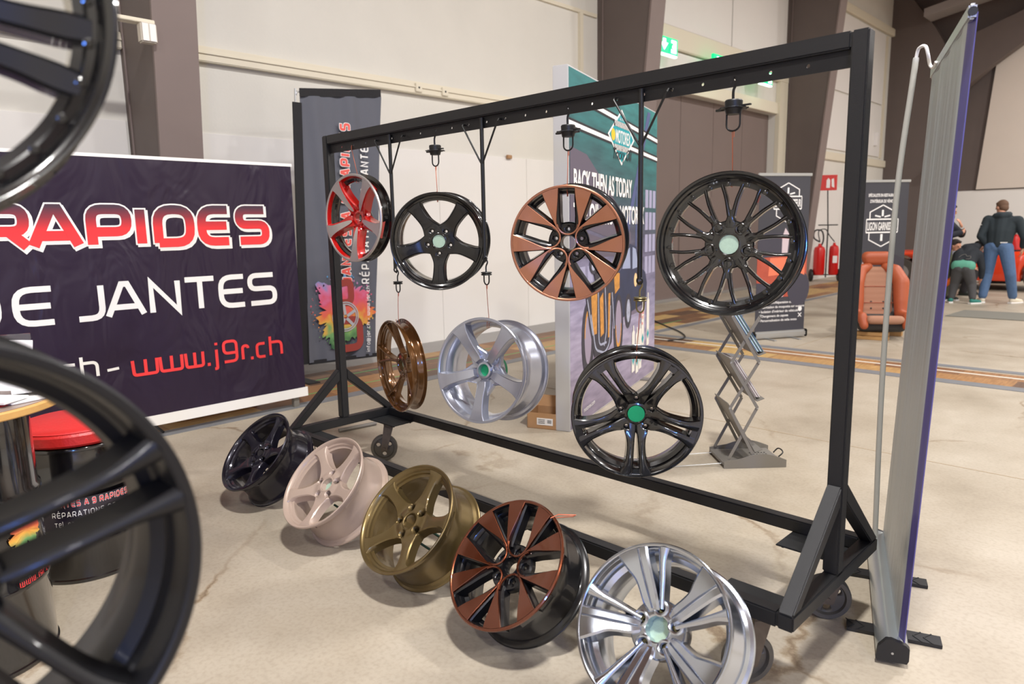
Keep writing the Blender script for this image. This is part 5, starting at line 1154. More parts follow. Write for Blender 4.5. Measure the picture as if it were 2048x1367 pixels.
# ------------------------------------------------------------------ fire extinguisher trolley and its sign
t = thing('fire_extinguisher_trolley', 'red wheeled fire extinguisher with black hose by the white wall', 'extinguisher', (-2.85, 15.2, 0), math.radians(35))
M_fr = mat('extinguisher_red', (206, 26, 24), .35, coat=.4)
for dx, r_, h_ in ((-.16, .13, .78), (.17, .11, .80)):
    bm = BM(); lathe(bm, [(0, .08), (r_*.8, .08), (r_, .12), (r_, h_-.12), (r_*.85, h_-.04), (r_*.3, h_), (r_*.25, h_+.05), (0, h_+.05)], 28, M=Matrix.Translation((dx, 0, .08))); obj('cylinder', bm, M_fr, t)
bm = BM(); tube(bm, [(0, -.02, .1), (0, -.02, 1.35)], .016, 8); tube(bm, [(-.22, -.02, 1.35), (.22, -.02, 1.35)], .014, 8); tube(bm, [(-.3, .05, .16), (.3, .05, .16)], .014, 8); obj('trolley_frame', bm, M_black, t)
for s in (-1, 1): bm = BM(); lathe(bm, [(.02, -.03), (.13, -.03), (.15, -.015), (.15, .015), (.13, .03), (.02, .03)], 24, closed=True, M=Matrix.Translation((s*.32, .05, .15)) @ Matrix.Rotation(PI/2, 4, 'Y')); obj('wheel', bm, M_black, t)
bm = BM(); tube(bm, smoothpts([(-.16, 0, .95), (-.3, 0, 1.05), (-.28, 0, 1.22), (-.12, 0, 1.2), (-.08, .04, .95), (-.2, .1, .7)], 6), .018, 8); tube(bm, smoothpts([(-.16, 0, .95), (-.2, 0, 1.2), (-.05, 0, 1.25), (.05, 0, 1.1), (.17, 0, .95)], 6), .012, 8); obj('hose', bm, M_black, t)
bm = BM(); box(bm, .12, .22, -.115, -.11, .45, .62); obj('instruction_label', bm, M_whitep, t)
bm = BM(); tube(bm, [(0, .0, 1.35), (-.04, .02, 2.2)], .014, 8); obj('sign_pole', bm, M_iron, t)
bm = BM(); box(bm, -.22, .16, -.0, .02, 2.16, 2.52, bev=.004); o = obj('sign_panel', bm, M_fr, t)
bm = BM(); prism(bm, [(-.08, 2.22), (.0, 2.22), (.0, 2.4), (-.04, 2.45), (-.08, 2.4)], .004, M=frame((0, -.0, 0), (1, 0, 0), (0, 0, 1))); prism(bm, [(.04, 2.25), (.1, 2.22), (.08, 2.44), (.03, 2.42)], .004, M=frame((0, 0, 0), (1, 0, 0), (0, 0, 1))); obj('sign_symbol', bm, M_whitep, o)

# ------------------------------------------------------------------ floor mat, cables
bm = BM(); P_ = [(1.0, 9.68), (2.8, 9.72), (2.8, 10.7), (1.05, 10.62)]
a = [bm.verts.new((x, y, .002)) for x, y in P_]; b = [bm.verts.new((x, y, .010)) for x, y in P_]; ring_faces(bm, [a, b]); tag(obj('floor_mat', bm, mat('grey_mat', (116, 114, 106), .9, noise=.08, nscale=60), smooth=False), 'grey rubber mat on the floor in front of the three people', 'mat')
bm = BM(); tube(bm, smoothpts([(-3.2, 7.4, .02), (-2.4, 6.9, .014), (-1.8, 6.4, .012), (-1.2, 5.9, .012), (-.9, 5.5, .012), (-.95, 5.2, .012)], 8), .009, 6); tag(obj('cable', bm, M_black), 'black cable snaking over the wood inlay behind the rack', 'cable')

# ------------------------------------------------------------------ oil drums, table and stool at the left
M_drum = mat('gloss_black_drum', (16, 15, 18), .14, spec=.6, coat=1.)
def drum_prof(R, h, ribs):
    P_ = [(0, .004), (R-.006, .004), (R, 0), (R+.003, .004), (R+.003, .014), (R-.002, .018)]
    for z in ribs: P_ += [(R-.002, z-.018), (R+.005, z-.009), (R+.006, z), (R+.005, z+.009), (R-.002, z+.018)]
    P_ += [(R-.002, h-.018), (R+.003, h-.014), (R+.003, h-.004), (R, h), (R-.006, h-.006), (0, h-.006)]
    return P_
SX, SY, SR = .30, -1.48, .225
t = thing('drum_stool', 'gloss black oil-drum stool with a red cushion, seen through the nearest wheel', 'stool', (SX, SY, 0))
bm = BM(); lathe(bm, drum_prof(SR, .575, (.17, .40)), 64); obj('drum', bm, M_drum, t)
bm = BM(); lathe(bm, [(0, .578), (SR-.005, .578), (SR+.010, .59), (SR+.012, .625), (SR, .642), (SR-.03, .652), (0, .664)], 64); cu = obj('cushion', bm, mat('red_vinyl', (206, 42, 42), .42, noise=.04, nscale=20, bump=.2, bscale=60), t)
bm = BM(); tube(bm, [((SR+.004)*math.cos(a*PI/24), (SR+.004)*math.sin(a*PI/24), .639) for a in range(48)], .003, 6, closed=True); obj('piping', bm, M_redp, cu)
def on_cyl(me_obj, R, zoff=0.):
    for v in me_obj.data.vertices:
        a = v.co.x/R; rr = R+v.co.y*0+v.co.z
        z = v.co.y; v.co = (rr*math.cos(a), rr*math.sin(a), z)
def drum_text(parent, items, R, ang):
    for (nm, s, x, z, h, th, width, m, gr) in items:
        bm = BM(); tot = line_text(bm, s, 0, z, h, th, Matrix(), gap=.28, wk=.8, grow=gr)-h*.28
        bmesh.ops.subdivide_edges(bm, edges=[e for e in bm.edges if e.calc_length() > .02], cuts=2)
        o = obj(nm, bm, m, parent, smooth=False, recalc=False)
        lift = .009 if gr == 0 else .008
        for v in o.data.vertices:
            a = ang+(x+v.co.x*width/tot)/R; z_ = v.co.y; v.co = ((R+lift)*math.cos(a), (R+lift)*math.sin(a), z_)
aS = math.radians(-4)
drum_text(t, [('title_outline', 'JANTES A 9 RAPIDES SA', -.155, .335, .026, .0045, .33, M_whitep, .0018), ('title_lettering', 'JANTES A 9 RAPIDES SA', -.155, .335, .026, .0045, .33, M_redp, 0), ('subtitle_lettering', 'RÉPARATIONS DE JANTES', -.155, .292, .024, .0035, .34, M_whitep, 0),
  ('phone_lettering', 'Tel. 022 557 68 89', -.150, .252, .020, .003, .20, M_whitep, 0), ('web_lettering', 'info@j9r.ch -', .065, .252, .015, .003, .13, M_whitep, 0)], SR, aS)
bm = BM(); n_s = 40; a0, a1 = aS-.22/SR, aS+.20/SR
ra = [bm.verts.new(((SR+.007)*math.cos(a0+(a1-a0)*k/n_s), (SR+.007)*math.sin(a0+(a1-a0)*k/n_s), .235)) for k in range(n_s+1)]; rb = [bm.verts.new((v.co.x, v.co.y, .368)) for v in ra]
for k in range(n_s): bm.faces.new((ra[k], ra[k+1], rb[k+1], rb[k]))
obj('printed_band', bm, mat('black_purple_band', (36, 30, 44), .3, coat=.6), t)
TX, TY, TR = .83, -1.97, .235
t = thing('drum_table', 'round plywood table top on a gloss black printed oil drum at the left edge', 'table', (TX, TY, 0))
bm = BM(); lathe(bm, drum_prof(TR, .88, (.28, .58)), 64); obj('drum', bm, M_drum, t)
M_ply = mat('plywood_edge', (204, 158, 92), .5, noise=.15, nscale=30)
bm = BM(); lathe(bm, [(0, .882), (.355, .882), (.36, .886), (.36, .904), (.355, .908), (0, .908)], 96, M=Matrix.Translation((.04, -.02, 0))); obj('table_top', bm, M_ply, t)
bm = BM(); lathe(bm, [(0, .9085), (.345, .9085), (.345, .910), (0, .910)], 96, M=Matrix.Translation((.04, -.02, 0))); obj('printed_top_sheet', bm, mat('top_print', (150, 132, 122), .3, noise=.5, nscale=5), t)
bm = BM(); prism(bm, [(.10, .20), (.20, .22), (.30, .05), (.22, .0), (.14, .08)], .0012, M=Matrix.Translation((.04, -.02, .910))); obj('red_print', bm, M_redp, t, smooth=False)
aT = math.radians(40)
bm = BM()
def cylM(): return None
burst(bm, Matrix(), .075, 9, 60)
o = obj('paint_burst', bm, M_burst, t, smooth=False, recalc=False)
for v in o.data.vertices:
    a = aT+v.co.x/TR; z_ = .47+v.co.y; v.co = ((TR+.003)*math.cos(a), (TR+.003)*math.sin(a), z_)
for (s, x, z, h, m) in (('On vous garantit', -.06, .365, .018, M_whitep), ('une preparation', -.06, .34, .018, M_whitep)):
    o = text('small_lettering', s, Matrix.Translation((x, z, 0)), h, m, t)
    for v in o.data.vertices:
        a = aT+v.co.x/TR; z_ = v.co.y; v.co = ((TR+.004)*math.cos(a), (TR+.004)*math.sin(a), z_)
drum_text(t, [('web_address', 'www.j9r.ch', -.05, .285, .022, .004, .15, M_redp, 0)], TR-.004, aT)
# acrylic sign holder and leaflets on the table
t = thing('acrylic_sign', 'clear acrylic holder with a white card of colourful letters on the drum table', 'sign', (.98, -1.86, .9112), math.radians(72))
M_acr = mat('clear_acrylic', (235, 238, 240), .05, spec=.6); M_acr.node_tree.nodes['Principled BSDF'].inputs['Transmission Weight'].default_value = .95
bm = BM(); box(bm, -.13, .13, -.004, .0, .004, .205, bev=.001); box(bm, -.13, .13, -.05, .05, .0, .004, bev=.001); obj('holder', bm, M_acr, t)
Mc = Matrix.Rotation(math.radians(6), 4, 'Y')
bm = BM(); box(bm, -.115, .115, -.0065, -.0055, .03, .195, M=Mc); obj('card', bm, M_whitep, t, smooth=False)
xx = -.085
for ch_, c_ in zip('Google', ((60, 120, 220), (225, 60, 50), (240, 160, 40), (50, 110, 220), (40, 150, 110), (225, 50, 60))):
    o = text('card_letter', ch_, Mc @ frame((xx, -.0075, .135), (1, 0, 0), (0, 0, 1)), .05, mat('card_%d_%d_%d' % c_, c_, .5), t, bold=.0012); xx += .033 if ch_ != 'l' else .018
text('card_text', 'AVIS', Mc @ frame((-.03, -.0075, .095), (1, 0, 0), (0, 0, 1)), .04, mat('card_maroon', (150, 50, 60), .5), t)
for k, (x, y, a_) in enumerate(((1.04, -1.80, 15), (1.06, -1.86, 40), (.98, -1.75, -10))):
    bm = BM(); box(bm, -.075, .075, -.05, .05, 0, .006+.002*k, bev=.001); o = obj('leaflet_stack', bm, M_whitep, smooth=False); o.location = (x, y, .9112+.009*k*0+(0, .009, .018)[k]); o.rotation_euler = (0, 0, math.radians(a_)); tag(o, ('lowest', 'middle', 'top')[k]+' white leaflet stack on the drum table', 'leaflets')
t = thing('drinking_glass', 'clear ridged glass on the drum table behind the near wheel rim', 'glass', (1.10, -1.93, .9112))
bm = BM(); lathe(bm, [(0, .0), (.028, 0), (.033, .11), (.031, .11), (.026, .006), (0, .006)], 24); obj('glass_body', bm, M_acr, t)

# ------------------------------------------------------------------ people and the orange car
SKIN = mat('skin', (196, 142, 116), .55); HAIRD = mat('dark_hair', (38, 30, 26), .8); HAIRB = mat('brown_hair', (98, 72, 54), .8)
def hand(bm, wrist, d, palmn, s=1.):
    d = Vector(d).normalized(); pn = Vector(palmn).normalized(); side = d.cross(pn).normalized(); w_ = Vector(wrist)
    capsule(bm, w_, w_+d*.03*s, .024*s, .026*s, 8)
    for q in (-1, 0, 1): capsule(bm, w_+d*.02*s+side*.018*q*s, w_+d*.085*s+side*.024*q*s, .014*s, .014*s, 8)
    for i, ln in enumerate((.066, .076, .072, .056)):
        o_ = (i-1.5)*.021*s; a = w_+d*.085*s+side*o_; b = a+(d*.9+pn*.25).normalized()*ln*.5*s; c = b+(d*.7+pn*.7).normalized()*ln*.5*s
        capsule(bm, a, b, .0095*s, .009*s, 8); capsule(bm, b, c, .009*s, .008*s, 8)
    a = w_+d*.02*s-side*.026*s; b = a+(d*.6-side*.7+pn*.3).normalized()*.04*s; capsule(bm, a, b, .012*s, .011*s, 8); capsule(bm, b, b+(d*.9-side*.2+pn*.3).normalized()*.03*s, .011*s, .009*s, 8)
def limb(bm, pts, rs, n=14):
    for a, b, ra, rb in zip(pts[:-1], pts[1:], rs[:-1], rs[1:]): capsule(bm, a, b, ra, rb, n)
def head(bm, c, fwd, up, s=1., beard=False):
    c = Vector(c); f = Vector(fwd).normalized(); u = Vector(up).normalized(); l = u.cross(f).normalized(); u = f.cross(l)
    M = Matrix(((f.x, l.x, u.x, 0), (f.y, l.y, u.y, 0), (f.z, l.z, u.z, 0), (0, 0, 0, 1)))
    P_ = lambda a, b, d: c+f*a*s+l*b*s+u*d*s
    ball(bm, P_(0, 0, .02), (.092*s, .076*s, .098*s), M=M, seg=20); ball(bm, P_(.028, 0, -.055), (.062*s, .056*s, .062*s), M=M, seg=16)
    ball(bm, P_(.098, 0, -.01), (.018*s, .013*s, .024*s), M=M, seg=10); ball(bm, P_(.082, 0, -.05), (.014*s, .026*s, .010*s), M=M, seg=10)
    for q in (-1, 1): ball(bm, P_(0, .078*q, -.005), (.018*s, .010*s, .030*s), M=M, seg=10); ball(bm, P_(.080, .03*q, .028), (.012*s, .02*s, .008*s), M=M, seg=8)
    return P_, M
def hair(name, P_, M, s, m, par, beard=False):
    bm = BM(); ball(bm, P_(-.018, 0, .045), (.096*s, .086*s, .092*s), M=M, seg=20); ball(bm, P_(-.045, 0, -.01), (.062*s, .076*s, .075*s), M=M, seg=16); ball(bm, P_(.04, 0, .095), (.05*s, .06*s, .028*s), M=M, seg=12)
    remeshed(name, bm, m, par, .008, 2)
    if beard:
        bm = BM(); ball(bm, P_(.045, 0, -.085), (.056*s, .052*s, .045*s), M=M, seg=14); ball(bm, P_(.01, 0, -.06), (.05*s, .064*s, .04*s), M=M, seg=14); remeshed('beard', bm, m, par, .008, 2)
    bm = BM()
    for q in (-1, 1): ball(bm, P_(.090, .03*q, .012), (.008*s, .013*s, .008*s), M=M, seg=8)
    obj('eye', bm, HAIRD, par)
def shoe(name, a, d, m, sole, par, s=1.):
    a = Vector(a); d = Vector(d).normalized(); r_ = Vector((-d.y, d.x, 0)); bm = BM()
    capsule(bm, a+Vector((0, 0, .055)), a+d*.10*s+Vector((0, 0, .045)), .045*s, .04*s); capsule(bm, a+d*.10*s+Vector((0, 0, .04)), a+d*.19*s+Vector((0, 0, .034)), .042*s, .034*s); o = remeshed(name, bm, m, par, .008, 2)
    bm = BM(); P_ = [(-.05, -.035), (.08, -.045), (.2, -.042), (.235, 0), (.2, .042), (.08, .045), (-.05, .035)]
    prism(bm, [(x*s, y*s) for x, y in P_], .022, M=frame(a+Vector((0, 0, .003)), d, r_, (0, 0, 1))); obj('sole', bm, sole, o)
# man at right, seen from behind, looking down to the left
PX, PY = 1.18, 12.0
t = thing('person', 'man in dark hooded jacket and blue jeans, back turned, hand in pocket', 'person', (PX, PY, 0), math.radians(0))
f_ = Vector((-.25, 1, 0)).normalized()
hipL, hipR = (-.10, 0, .93), (.10, .0, .93); kL, kR = (-.13, .03, .50), (.20, -.02, .50); aL, aR = (-.16, -.04, .10), (.24, .10, .10)
shL, shR = (-.20, .10, 1.40), (.22, .10, 1.38); elL, elR = (-.27, -.02, 1.13), (.33, .08, 1.10); wrL, wrR = (-.14, .02, .93), (.30, .22, .92)
bm = BM(); hP, hM = head(bm, (-.05, .26, 1.60), (-.75, .6, -.35), (0, .15, 1)); limb(bm, [(0, .15, 1.42), (-.04, .22, 1.53)], [.06, .055])
limb(bm, [(0, 0, .95), (0, .03, 1.15), (0, .10, 1.34)], [.09, .09, .09]); limb(bm, [shL, elL, wrL], [.05, .038, .027]); limb(bm, [shR, elR, wrR], [.05, .038, .027]); limb(bm, [hipL, kL, aL], [.075, .05, .035]); limb(bm, [hipR, kR, aR], [.075, .05, .035]); hand(bm, wrL, (.6, .1, -.5), (0, 1, 0)); hand(bm, wrR, (-.1, .3, -1), (-1, 0, 0))
remeshed('body', bm, SKIN, t, .0085, 2); hair('hair', hP, hM, 1., HAIRB, t)
bm = BM(); limb(bm, [(-.06, .02, 1.0), (-.07, .06, 1.2), (-.12, .10, 1.36)], [.125, .135, .10]); limb(bm, [(.06, .02, 1.0), (.07, .06, 1.2), (.12, .10, 1.36)], [.125, .135, .10]); limb(bm, [(-.1, .1, 1.36), shL, elL, (-.17, .01, .985)], [.1, .085, .06, .048]); limb(bm, [(.1, .1, 1.36), shR, elR, (.30, .2, .96)], [.1, .085, .06, .048])
limb(bm, [(-.09, .07, 1.47), (0, .03, 1.46), (.09, .07, 1.47)], [.05, .06, .05]); limb(bm, [(-.08, .17, 1.49), (.08, .17, 1.49)], [.045, .045])
M_hood = mat('dark_teal_hoodie', (34, 44, 50), .85, noise=.1, nscale=30); M_jean = mat('blue_denim', (78, 104, 140), .85, noise=.15, nscale=25)
limb(bm, [(0, .0, 1.0), (0, .03, 1.2), (0, .10, 1.40)], [.125, .13, .12]); limb(bm, [(-.05, .10, 1.46), (.05, .10, 1.46)], [.075, .075])
hd = remeshed('hooded_jacket', bm, M_hood, t, .011, 3); bm = BM(); box(bm, .04, .14, -.137, -.134, 1.02, 1.035); o = obj('logo_patch', bm, M_whitep, hd); bm = BM(); box(bm, -.30, -.26, -.0, .003, 1.28, 1.29); box(bm, -.30, -.26, 0, .003, 1.32, 1.33); obj('sleeve_stripe', bm, M_whitep, hd)
bm = BM(); limb(bm, [(-.06, 0, .96), hipL, kL, (-.16, -.04, .13)], [.125, .115, .085, .068]); limb(bm, [(.06, 0, .96), hipR, kR, (.24, .10, .13)], [.125, .115, .085, .068]); remeshed('jeans', bm, M_jean, t, .011, 3)
M_wsh = mat('off_white_shoe', (214, 204, 184), .6)
shoe('shoe', (-.16, -.05, 0), (-.4, .9, 0), M_wsh, M_whitep, t); shoe('shoe', (.24, .09, 0), (.5, .85, 0), M_wsh, M_whitep, t)
# child bending forward
t = thing('person', 'child in dark hoodie and grey trousers bending forward with an orange bag', 'person', (.76, 11.7, 0))
kL, kR = (-.12, .03, .34), (.13, .03, .34); aL, aR = (-.14, -.02, .08), (.17, -.02, .08)
bm = BM(); hP, hM = head(bm, (.12, .36, .93), (.3, .6, -.75), (.1, .8, .5), .92); limb(bm, [(.04, .26, .88), (.10, .31, .92)], [.05, .05])
limb(bm, [(0, -.02, .62), (0, .1, .76), (.02, .2, .84)], [.07, .07, .06]); limb(bm, [(-.14, .2, .84), (-.20, .22, .62), (-.21, .24, .44)], [.045, .035, .025]); limb(bm, [(.16, .2, .84), (.22, .22, .60), (.22, .26, .40)], [.045, .035, .025]); limb(bm, [(-.07, 0, .58), kL, aL], [.07, .045, .03]); limb(bm, [(.07, 0, .58), kR, aR], [.07, .045, .03])
hand(bm, (-.21, .24, .44), (0, 0, -1), (0, 1, 0), .8); hand(bm, (.22, .26, .40), (0, .1, -1), (0, 1, 0), .8); remeshed('body', bm, SKIN, t, .008, 2); hair('hair', hP, hM, .92, HAIRD, t)
bm = BM(); limb(bm, [(-.06, .0, .68), (-.07, .10, .78), (-.09, .2, .85)], [.11, .12, .09]); limb(bm, [(.06, .0, .68), (.07, .10, .78), (.10, .2, .85)], [.11, .12, .09]); limb(bm, [(-.1, .2, .85), (-.15, .2, .82), (-.20, .22, .62), (-.21, .24, .47)], [.08, .07, .055, .045]); limb(bm, [(.1, .2, .85), (.17, .2, .82), (.22, .22, .60), (.22, .26, .44)], [.08, .07, .055, .045]); limb(bm, [(-.04, .24, .93), (.10, .26, .95)], [.075, .075]); limb(bm, [(0, .05, .74), (.02, .22, .90)], [.11, .10])
hd = remeshed('hooded_sweater', bm, mat('black_hoodie', (36, 40, 46), .85), t, .011, 3)
bm = BM(); Mj = frame((.02, -.06, .80), (1, 0, 0), (0, .55, .83)); stroke_poly(bm, fillet([(-.09, -.02), (-.05, .03), (.0, .05), (.03, .0), (.08, .02), (.09, -.04), (.02, -.05)], .02), .006, Mj); obj('back_print', bm, M_greyplastic, hd, smooth=False, recalc=False)
bm = BM(); limb(bm, [(-.07, -.03, .64), (.07, -.03, .64)], [.113, .113]); remeshed('green_shirt_hem', bm, mat('mint_shirt', (92, 160, 138), .8), t, .011, 2)
bm = BM(); limb(bm, [(-.05, -.03, .60), (-.07, -.02, .56), kL, (-.14, -.02, .11)], [.118, .105, .075, .055]); limb(bm, [(.05, -.03, .60), (.07, -.02, .56), kR, (.17, -.02, .11)], [.118, .105, .075, .055]); remeshed('trousers', bm, mat('grey_trousers', (72, 72, 74), .85), t, .011, 3)
M_tsh = mat('teal_shoe', (40, 120, 110), .6); shoe('shoe', (-.14, -.05, 0), (-.35, .9, 0), M_tsh, M_whitep, t, .85); shoe('shoe', (.17, -.05, 0), (.5, .8, 0), M_tsh, M_whitep, t, .85)
bm = BM(); capsule(bm, (-.24, .26, .36), (-.42, .24, .26), .05, .10); capsule(bm, (-.42, .24, .26), (-.5, .24, .2), .09, .07); g_ = remeshed('bag', bm, mat('orange_nylon', (240, 110, 30), .6), None, .012, 3); g_.location = (.76, 11.7, 0); tag(g_, 'orange bag in the bending child\'s left hand', 'bag')
bm = BM(); capsule(bm, (-.46, .22, .20), (-.55, .22, .16), .075, .05); remeshed('bag_lining', bm, mat('brown_lining', (96, 60, 44), .8), g_, .012, 2)
# bearded man, arms crossed, mostly hidden by the banner
t = thing('person', 'bearded man in dark sweater and olive trousers with folded arms, beside the banner edge', 'person', (.36, 12.0, 0))
kL, kR = (-.10, -.02, .50), (.10, .03, .50); aL, aR = (-.14, -.03, .09), (.06, .02, .09)
bm = BM(); hP, hM = head(bm, (.06, .0, 1.56), (.95, .3, -.2), (0, 0, 1)); limb(bm, [(0, .0, 1.40), (.04, 0, 1.50)], [.06, .055]); limb(bm, [(0, 0, .95), (0, 0, 1.15), (0, 0, 1.30)], [.09, .09, .09])
limb(bm, [(.02, -.18, 1.36), (.10, -.26, 1.14), (.30, -.10, 1.20)], [.05, .038, .028]); limb(bm, [(.02, .18, 1.36), (.22, .2, 1.16), (.28, .02, 1.22)], [.05, .038, .028]); limb(bm, [(0, -.09, .92), kL, aL], [.075, .05, .035]); limb(bm, [(0, .09, .92), kR, aR], [.075, .05, .035]); hand(bm, (.30, -.10, 1.20), (.1, .9, .3), (-1, 0, 0)); hand(bm, (.26, -.02, 1.30), (-.3, -.3, .9), (-1, 0, 0))
remeshed('body', bm, SKIN, t, .0085, 2); hair('hair', hP, hM, 1., HAIRD, t, beard=True)
bm = BM(); limb(bm, [(0, -.05, .93), (0, -.05, 1.1), (0, -.08, 1.33)], [.13, .13, .12]); limb(bm, [(0, .05, .93), (0, .05, 1.1), (0, .08, 1.33)], [.13, .13, .12]); limb(bm, [(0, -.1, 1.34), (.02, -.17, 1.34), (.10, -.26, 1.14), (.27, -.12, 1.19)], [.1, .085, .062, .05]); limb(bm, [(0, .1, 1.34), (.02, .17, 1.34), (.22, .2, 1.16), (.27, .06, 1.21)], [.1, .085, .062, .05]); remeshed('sweater', bm, mat('navy_sweater', (30, 32, 42), .85), t, .011, 3)
bm = BM(); limb(bm, [(0, -.06, .96), (0, -.09, .90), kL, (-.13, -.03, .12)], [.13, .12, .085, .07]); limb(bm, [(0, .06, .96), (0, .09, .90), kR, (.06, .02, .12)], [.13, .12, .085, .07]); remeshed('trousers', bm, mat('olive_trousers', (92, 94, 74), .85), t, .011, 3)
M_dsh = mat('dark_shoe', (40, 46, 42), .6); shoe('shoe', (-.10, -.05, 0), (1, -.1, 0), M_dsh, M_whitep, t); shoe('shoe', (.06, .06, 0), (1, .2, 0), M_dsh, M_whitep, t)
# crouching figure and chair behind
t = thing('person', 'crouching person in grey behind the bearded man', 'person', (.28, 13.3, 0))
bm = BM(); hP, hM = head(bm, (-.02, 0, .92), (.8, -.4, -.2), (0, 0, 1)); limb(bm, [(0, 0, .80), (0, 0, .86)], [.055, .05]); limb(bm, [(0, 0, .34), (0, 0, .5), (0, 0, .70)], [.09, .09, .09]); limb(bm, [(0, -.17, .72), (.1, -.25, .5), (.28, -.14, .5)], [.05, .038, .027]); limb(bm, [(0, .17, .72), (.1, .25, .5), (.28, .14, .5)], [.05, .038, .027]); limb(bm, [(0, -.1, .28), (.3, -.14, .42), (.2, -.14, .08)], [.08, .06, .04]); limb(bm, [(0, .1, .28), (.3, .14, .42), (.2, .14, .08)], [.08, .06, .04]); hand(bm, (.28, -.14, .5), (1, 0, 0), (0, 0, -1)); hand(bm, (.28, .14, .5), (1, 0, 0), (0, 0, -1)); remeshed('body', bm, SKIN, t, .01, 2); hair('hair', hP, hM, 1, HAIRD, t)
bm = BM(); limb(bm, [(0, -.04, .4), (0, -.07, .72)], [.14, .12]); limb(bm, [(0, .04, .4), (0, .07, .72)], [.14, .12]); limb(bm, [(0, -.1, .74), (0, -.17, .72), (.1, -.25, .5), (.22, -.17, .5)], [.1, .08, .06, .05]); limb(bm, [(0, .1, .74), (0, .17, .72), (.1, .25, .5), (.22, .17, .5)], [.1, .08, .06, .05]); remeshed('sweater', bm, mat('grey_sweater', (130, 132, 142), .85), t, .012, 3)
bm = BM(); limb(bm, [(0, -.1, .28), (.3, -.14, .42), (.2, -.14, .10)], [.12, .09, .07]); limb(bm, [(0, .1, .28), (.3, .14, .42), (.2, .14, .10)], [.12, .09, .07]); remeshed('trousers', bm, mat('dark_trousers', (50, 48, 52), .85), t, .012, 3); shoe('shoe', (.16, -.14, 0), (1, 0, 0), M_dsh, M_dsh, t); shoe('shoe', (.16, .14, 0), (1, 0, 0), M_dsh, M_dsh, t)
t = thing('lounge_chair', 'tan box-like chair with a rounded dark headrest behind the crouching person', 'chair', (.38, 16.6, 0))
bm = BM(); box(bm, -.22, .22, -.2, .2, .1, .95, bev=.03); obj('body', bm, mat('tan_board', (160, 118, 72), .7), t)
bm = BM(); tube(bm, smoothpts([(-.2, 0, .95), (-.18, 0, 1.12), (0, 0, 1.2), (.24, 0, 1.14), (.26, 0, .95)], 6), .07, 10); obj('headrest', bm, M_greyplastic, t)
bm = BM(); box(bm, -.2, .2, -.18, .18, 0, .1); obj('base', bm, M_black, t)
bm = BM(); box(bm, -.06, .06, -.205, -.2, .72, .88); obj('paper_label', bm, M_whitep, t)

# orange convertible seen side-on behind the people
t = thing('car', 'orange low convertible car standing behind the people, seen side-on', 'car', (0, 0, 0)); CX, CY = .20, 14.45
M_oc = mat('orange_car_paint', (222, 62, 24), .3, coat=.8); 
bm = BM(); st = [(-1.95, .30, .62, .55), (-1.8, .22, .70, .72), (-1.3, .20, .75, .80), (-.6, .20, .74, .82), (.5, .20, .74, .82), (.9, .20, .78, .82), (1.5, .20, .74, .80), (1.9, .22, .64, .70), (2.0, .30, .55, .55)]
rings = []
for x, z0, z1, hw in st:
    sec = [(-hw*.96, z0), (-hw, z0+.08), (-hw, z0+(z1-z0)*.6), (-hw*.97, z1-.06), (-hw*.88, z1), (0, z1+.03), (hw*.88, z1), (hw*.97, z1-.06), (hw, z0+(z1-z0)*.6), (hw, z0+.08), (hw*.96, z0)]
    rings.append([bm.verts.new((x, y, z)) for y, z in sec])
ring_faces(bm, rings); bmesh.ops.recalc_face_normals(bm, faces=bm.faces); body = obj('body', bm, M_oc, t, ang=60)
bm = BM()
for x in (-1.2, 1.28): cyl(bm, (x, -1, .33), .36, 2, 'y', 32)
cut = obj('cut', bm, M_oc, t); md = body.modifiers.new('b', 'BOOLEAN'); md.operation = 'DIFFERENCE'; md.object = cut; md.solver = 'EXACT'; dg = bpy.context.evaluated_depsgraph_get(); me = bpy.data.meshes.new_from_object(body.evaluated_get(dg)); body.modifiers.clear(); body.data = me; bpy.data.objects.remove(cut)
for x in (-1.2, 1.28):
    for s in (-1, 1):
        Mw = Matrix.Translation((x, s*.70, .31)) @ Matrix.Rotation(PI/2, 4, 'X'); bm = BM(); lathe(bm, [(.17, -.09), (.29, -.09), (.31, -.06), (.31, .06), (.29, .09), (.17, .09)], 40, closed=True, M=Mw); w_ = obj('tyre', bm, M_rubber, t)
        bm = BM(); lathe(bm, [(.0, -.03), (.05, -.07), (.15, -.05), (.18, -.085), (.18, .08), (.0, .08)], 32, M=Mw); obj('wheel_disc', bm, M_silverm, w_)
bm = BM(); box(bm, -.95, .95, -.72, .72, .20, .24); obj('sill', bm, M_black, t)
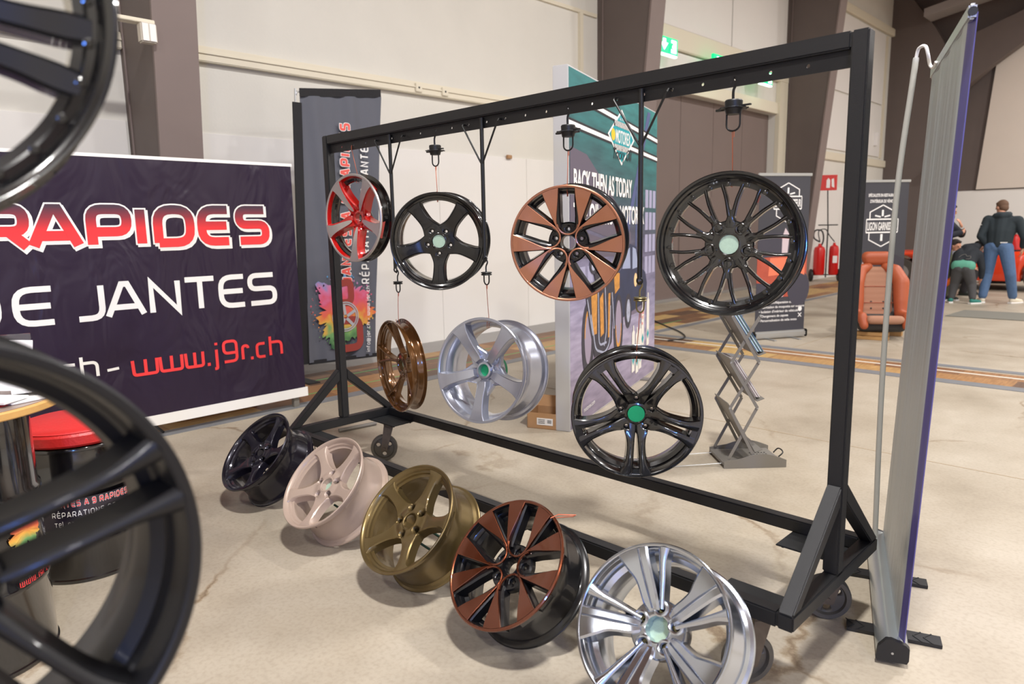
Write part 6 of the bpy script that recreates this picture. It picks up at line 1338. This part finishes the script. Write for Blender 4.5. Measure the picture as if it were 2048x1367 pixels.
bm = BM(); tube(bm, [(.60, -.68, .76), (.28, -.60, 1.12), (.28, .60, 1.12), (.60, .68, .76)], .022, 8); obj('windscreen_frame', bm, M_black, t)
bm = BM(); a = [bm.verts.new(v) for v in ((.60, -.68, .76), (.28, -.60, 1.12), (.28, .60, 1.12), (.60, .68, .76))]; b = [bm.verts.new((v.co.x+.006, v.co.y, v.co.z)) for v in a]; ring_faces(bm, [a, b]); obj('windscreen', bm, M_acr, t)
bm = BM(); prism(bm, [(.34, .78), (.62, .78), (.50, 1.02), (.36, 1.02)], .02, M=frame((0, -.72, 0), (1, 0, 0), (0, 0, 1))); obj('quarter_panel', bm, M_whitep, t)
bm = BM(); capsule(bm, (.75, -.25, .8), (.72, -.25, 1.02), .11, .09); remeshed('red_seat', bm, M_fr, t, .015, 3); bm = BM(); capsule(bm, (.75, .3, .8), (.72, .3, 1.02), .11, .09); remeshed('red_seat', bm, M_fr, t, .015, 3)
bm = BM(); box(bm, .55, 1.05, -.6, .6, .76, .80, bev=.01); obj('cockpit_trim', bm, M_black, t)
bm = BM(); tube(bm, [(.55, -.3, .8), (.72, -.3, 1.16), (1.25, -.3, 1.16), (1.45, -.3, .78)], .03, 8); tube(bm, [(.55, .3, .8), (.72, .3, 1.16), (1.25, .3, 1.16), (1.45, .3, .78)], .03, 8); obj('roll_bar', bm, M_black, t)
for ch_ in [o for o in bpy.data.objects if o.parent == t]: pass
t.location = (CX, CY+.8, 0)
bpy.context.view_layer.update()

for k_, o_ in wheels.items():
    o_[0]['group'] = 'wheels leaning in the floor row' if k_[:2] == 'fl' else 'wheels hanging on the rack' if k_[:2] == 'h_' else 'two wheels nearest the camera'
for o_ in bpy.data.objects:
    if o_.parent is None and o_.name.split('.')[0] == 'hanging_wire': o_['group'] = 'copper wires'
    if o_.parent is None and o_.name.split('.')[0] == 'swivel_hook': o_['group'] = 'swivel hooks'
    if o_.parent is None and o_.name.split('.')[0] == 'wooden_block': o_['group'] = 'pine blocks under the seat'
    if o_.parent is None and o_.name.split('.')[0] == 'leaflet_stack': o_['group'] = 'white leaflets on the table'
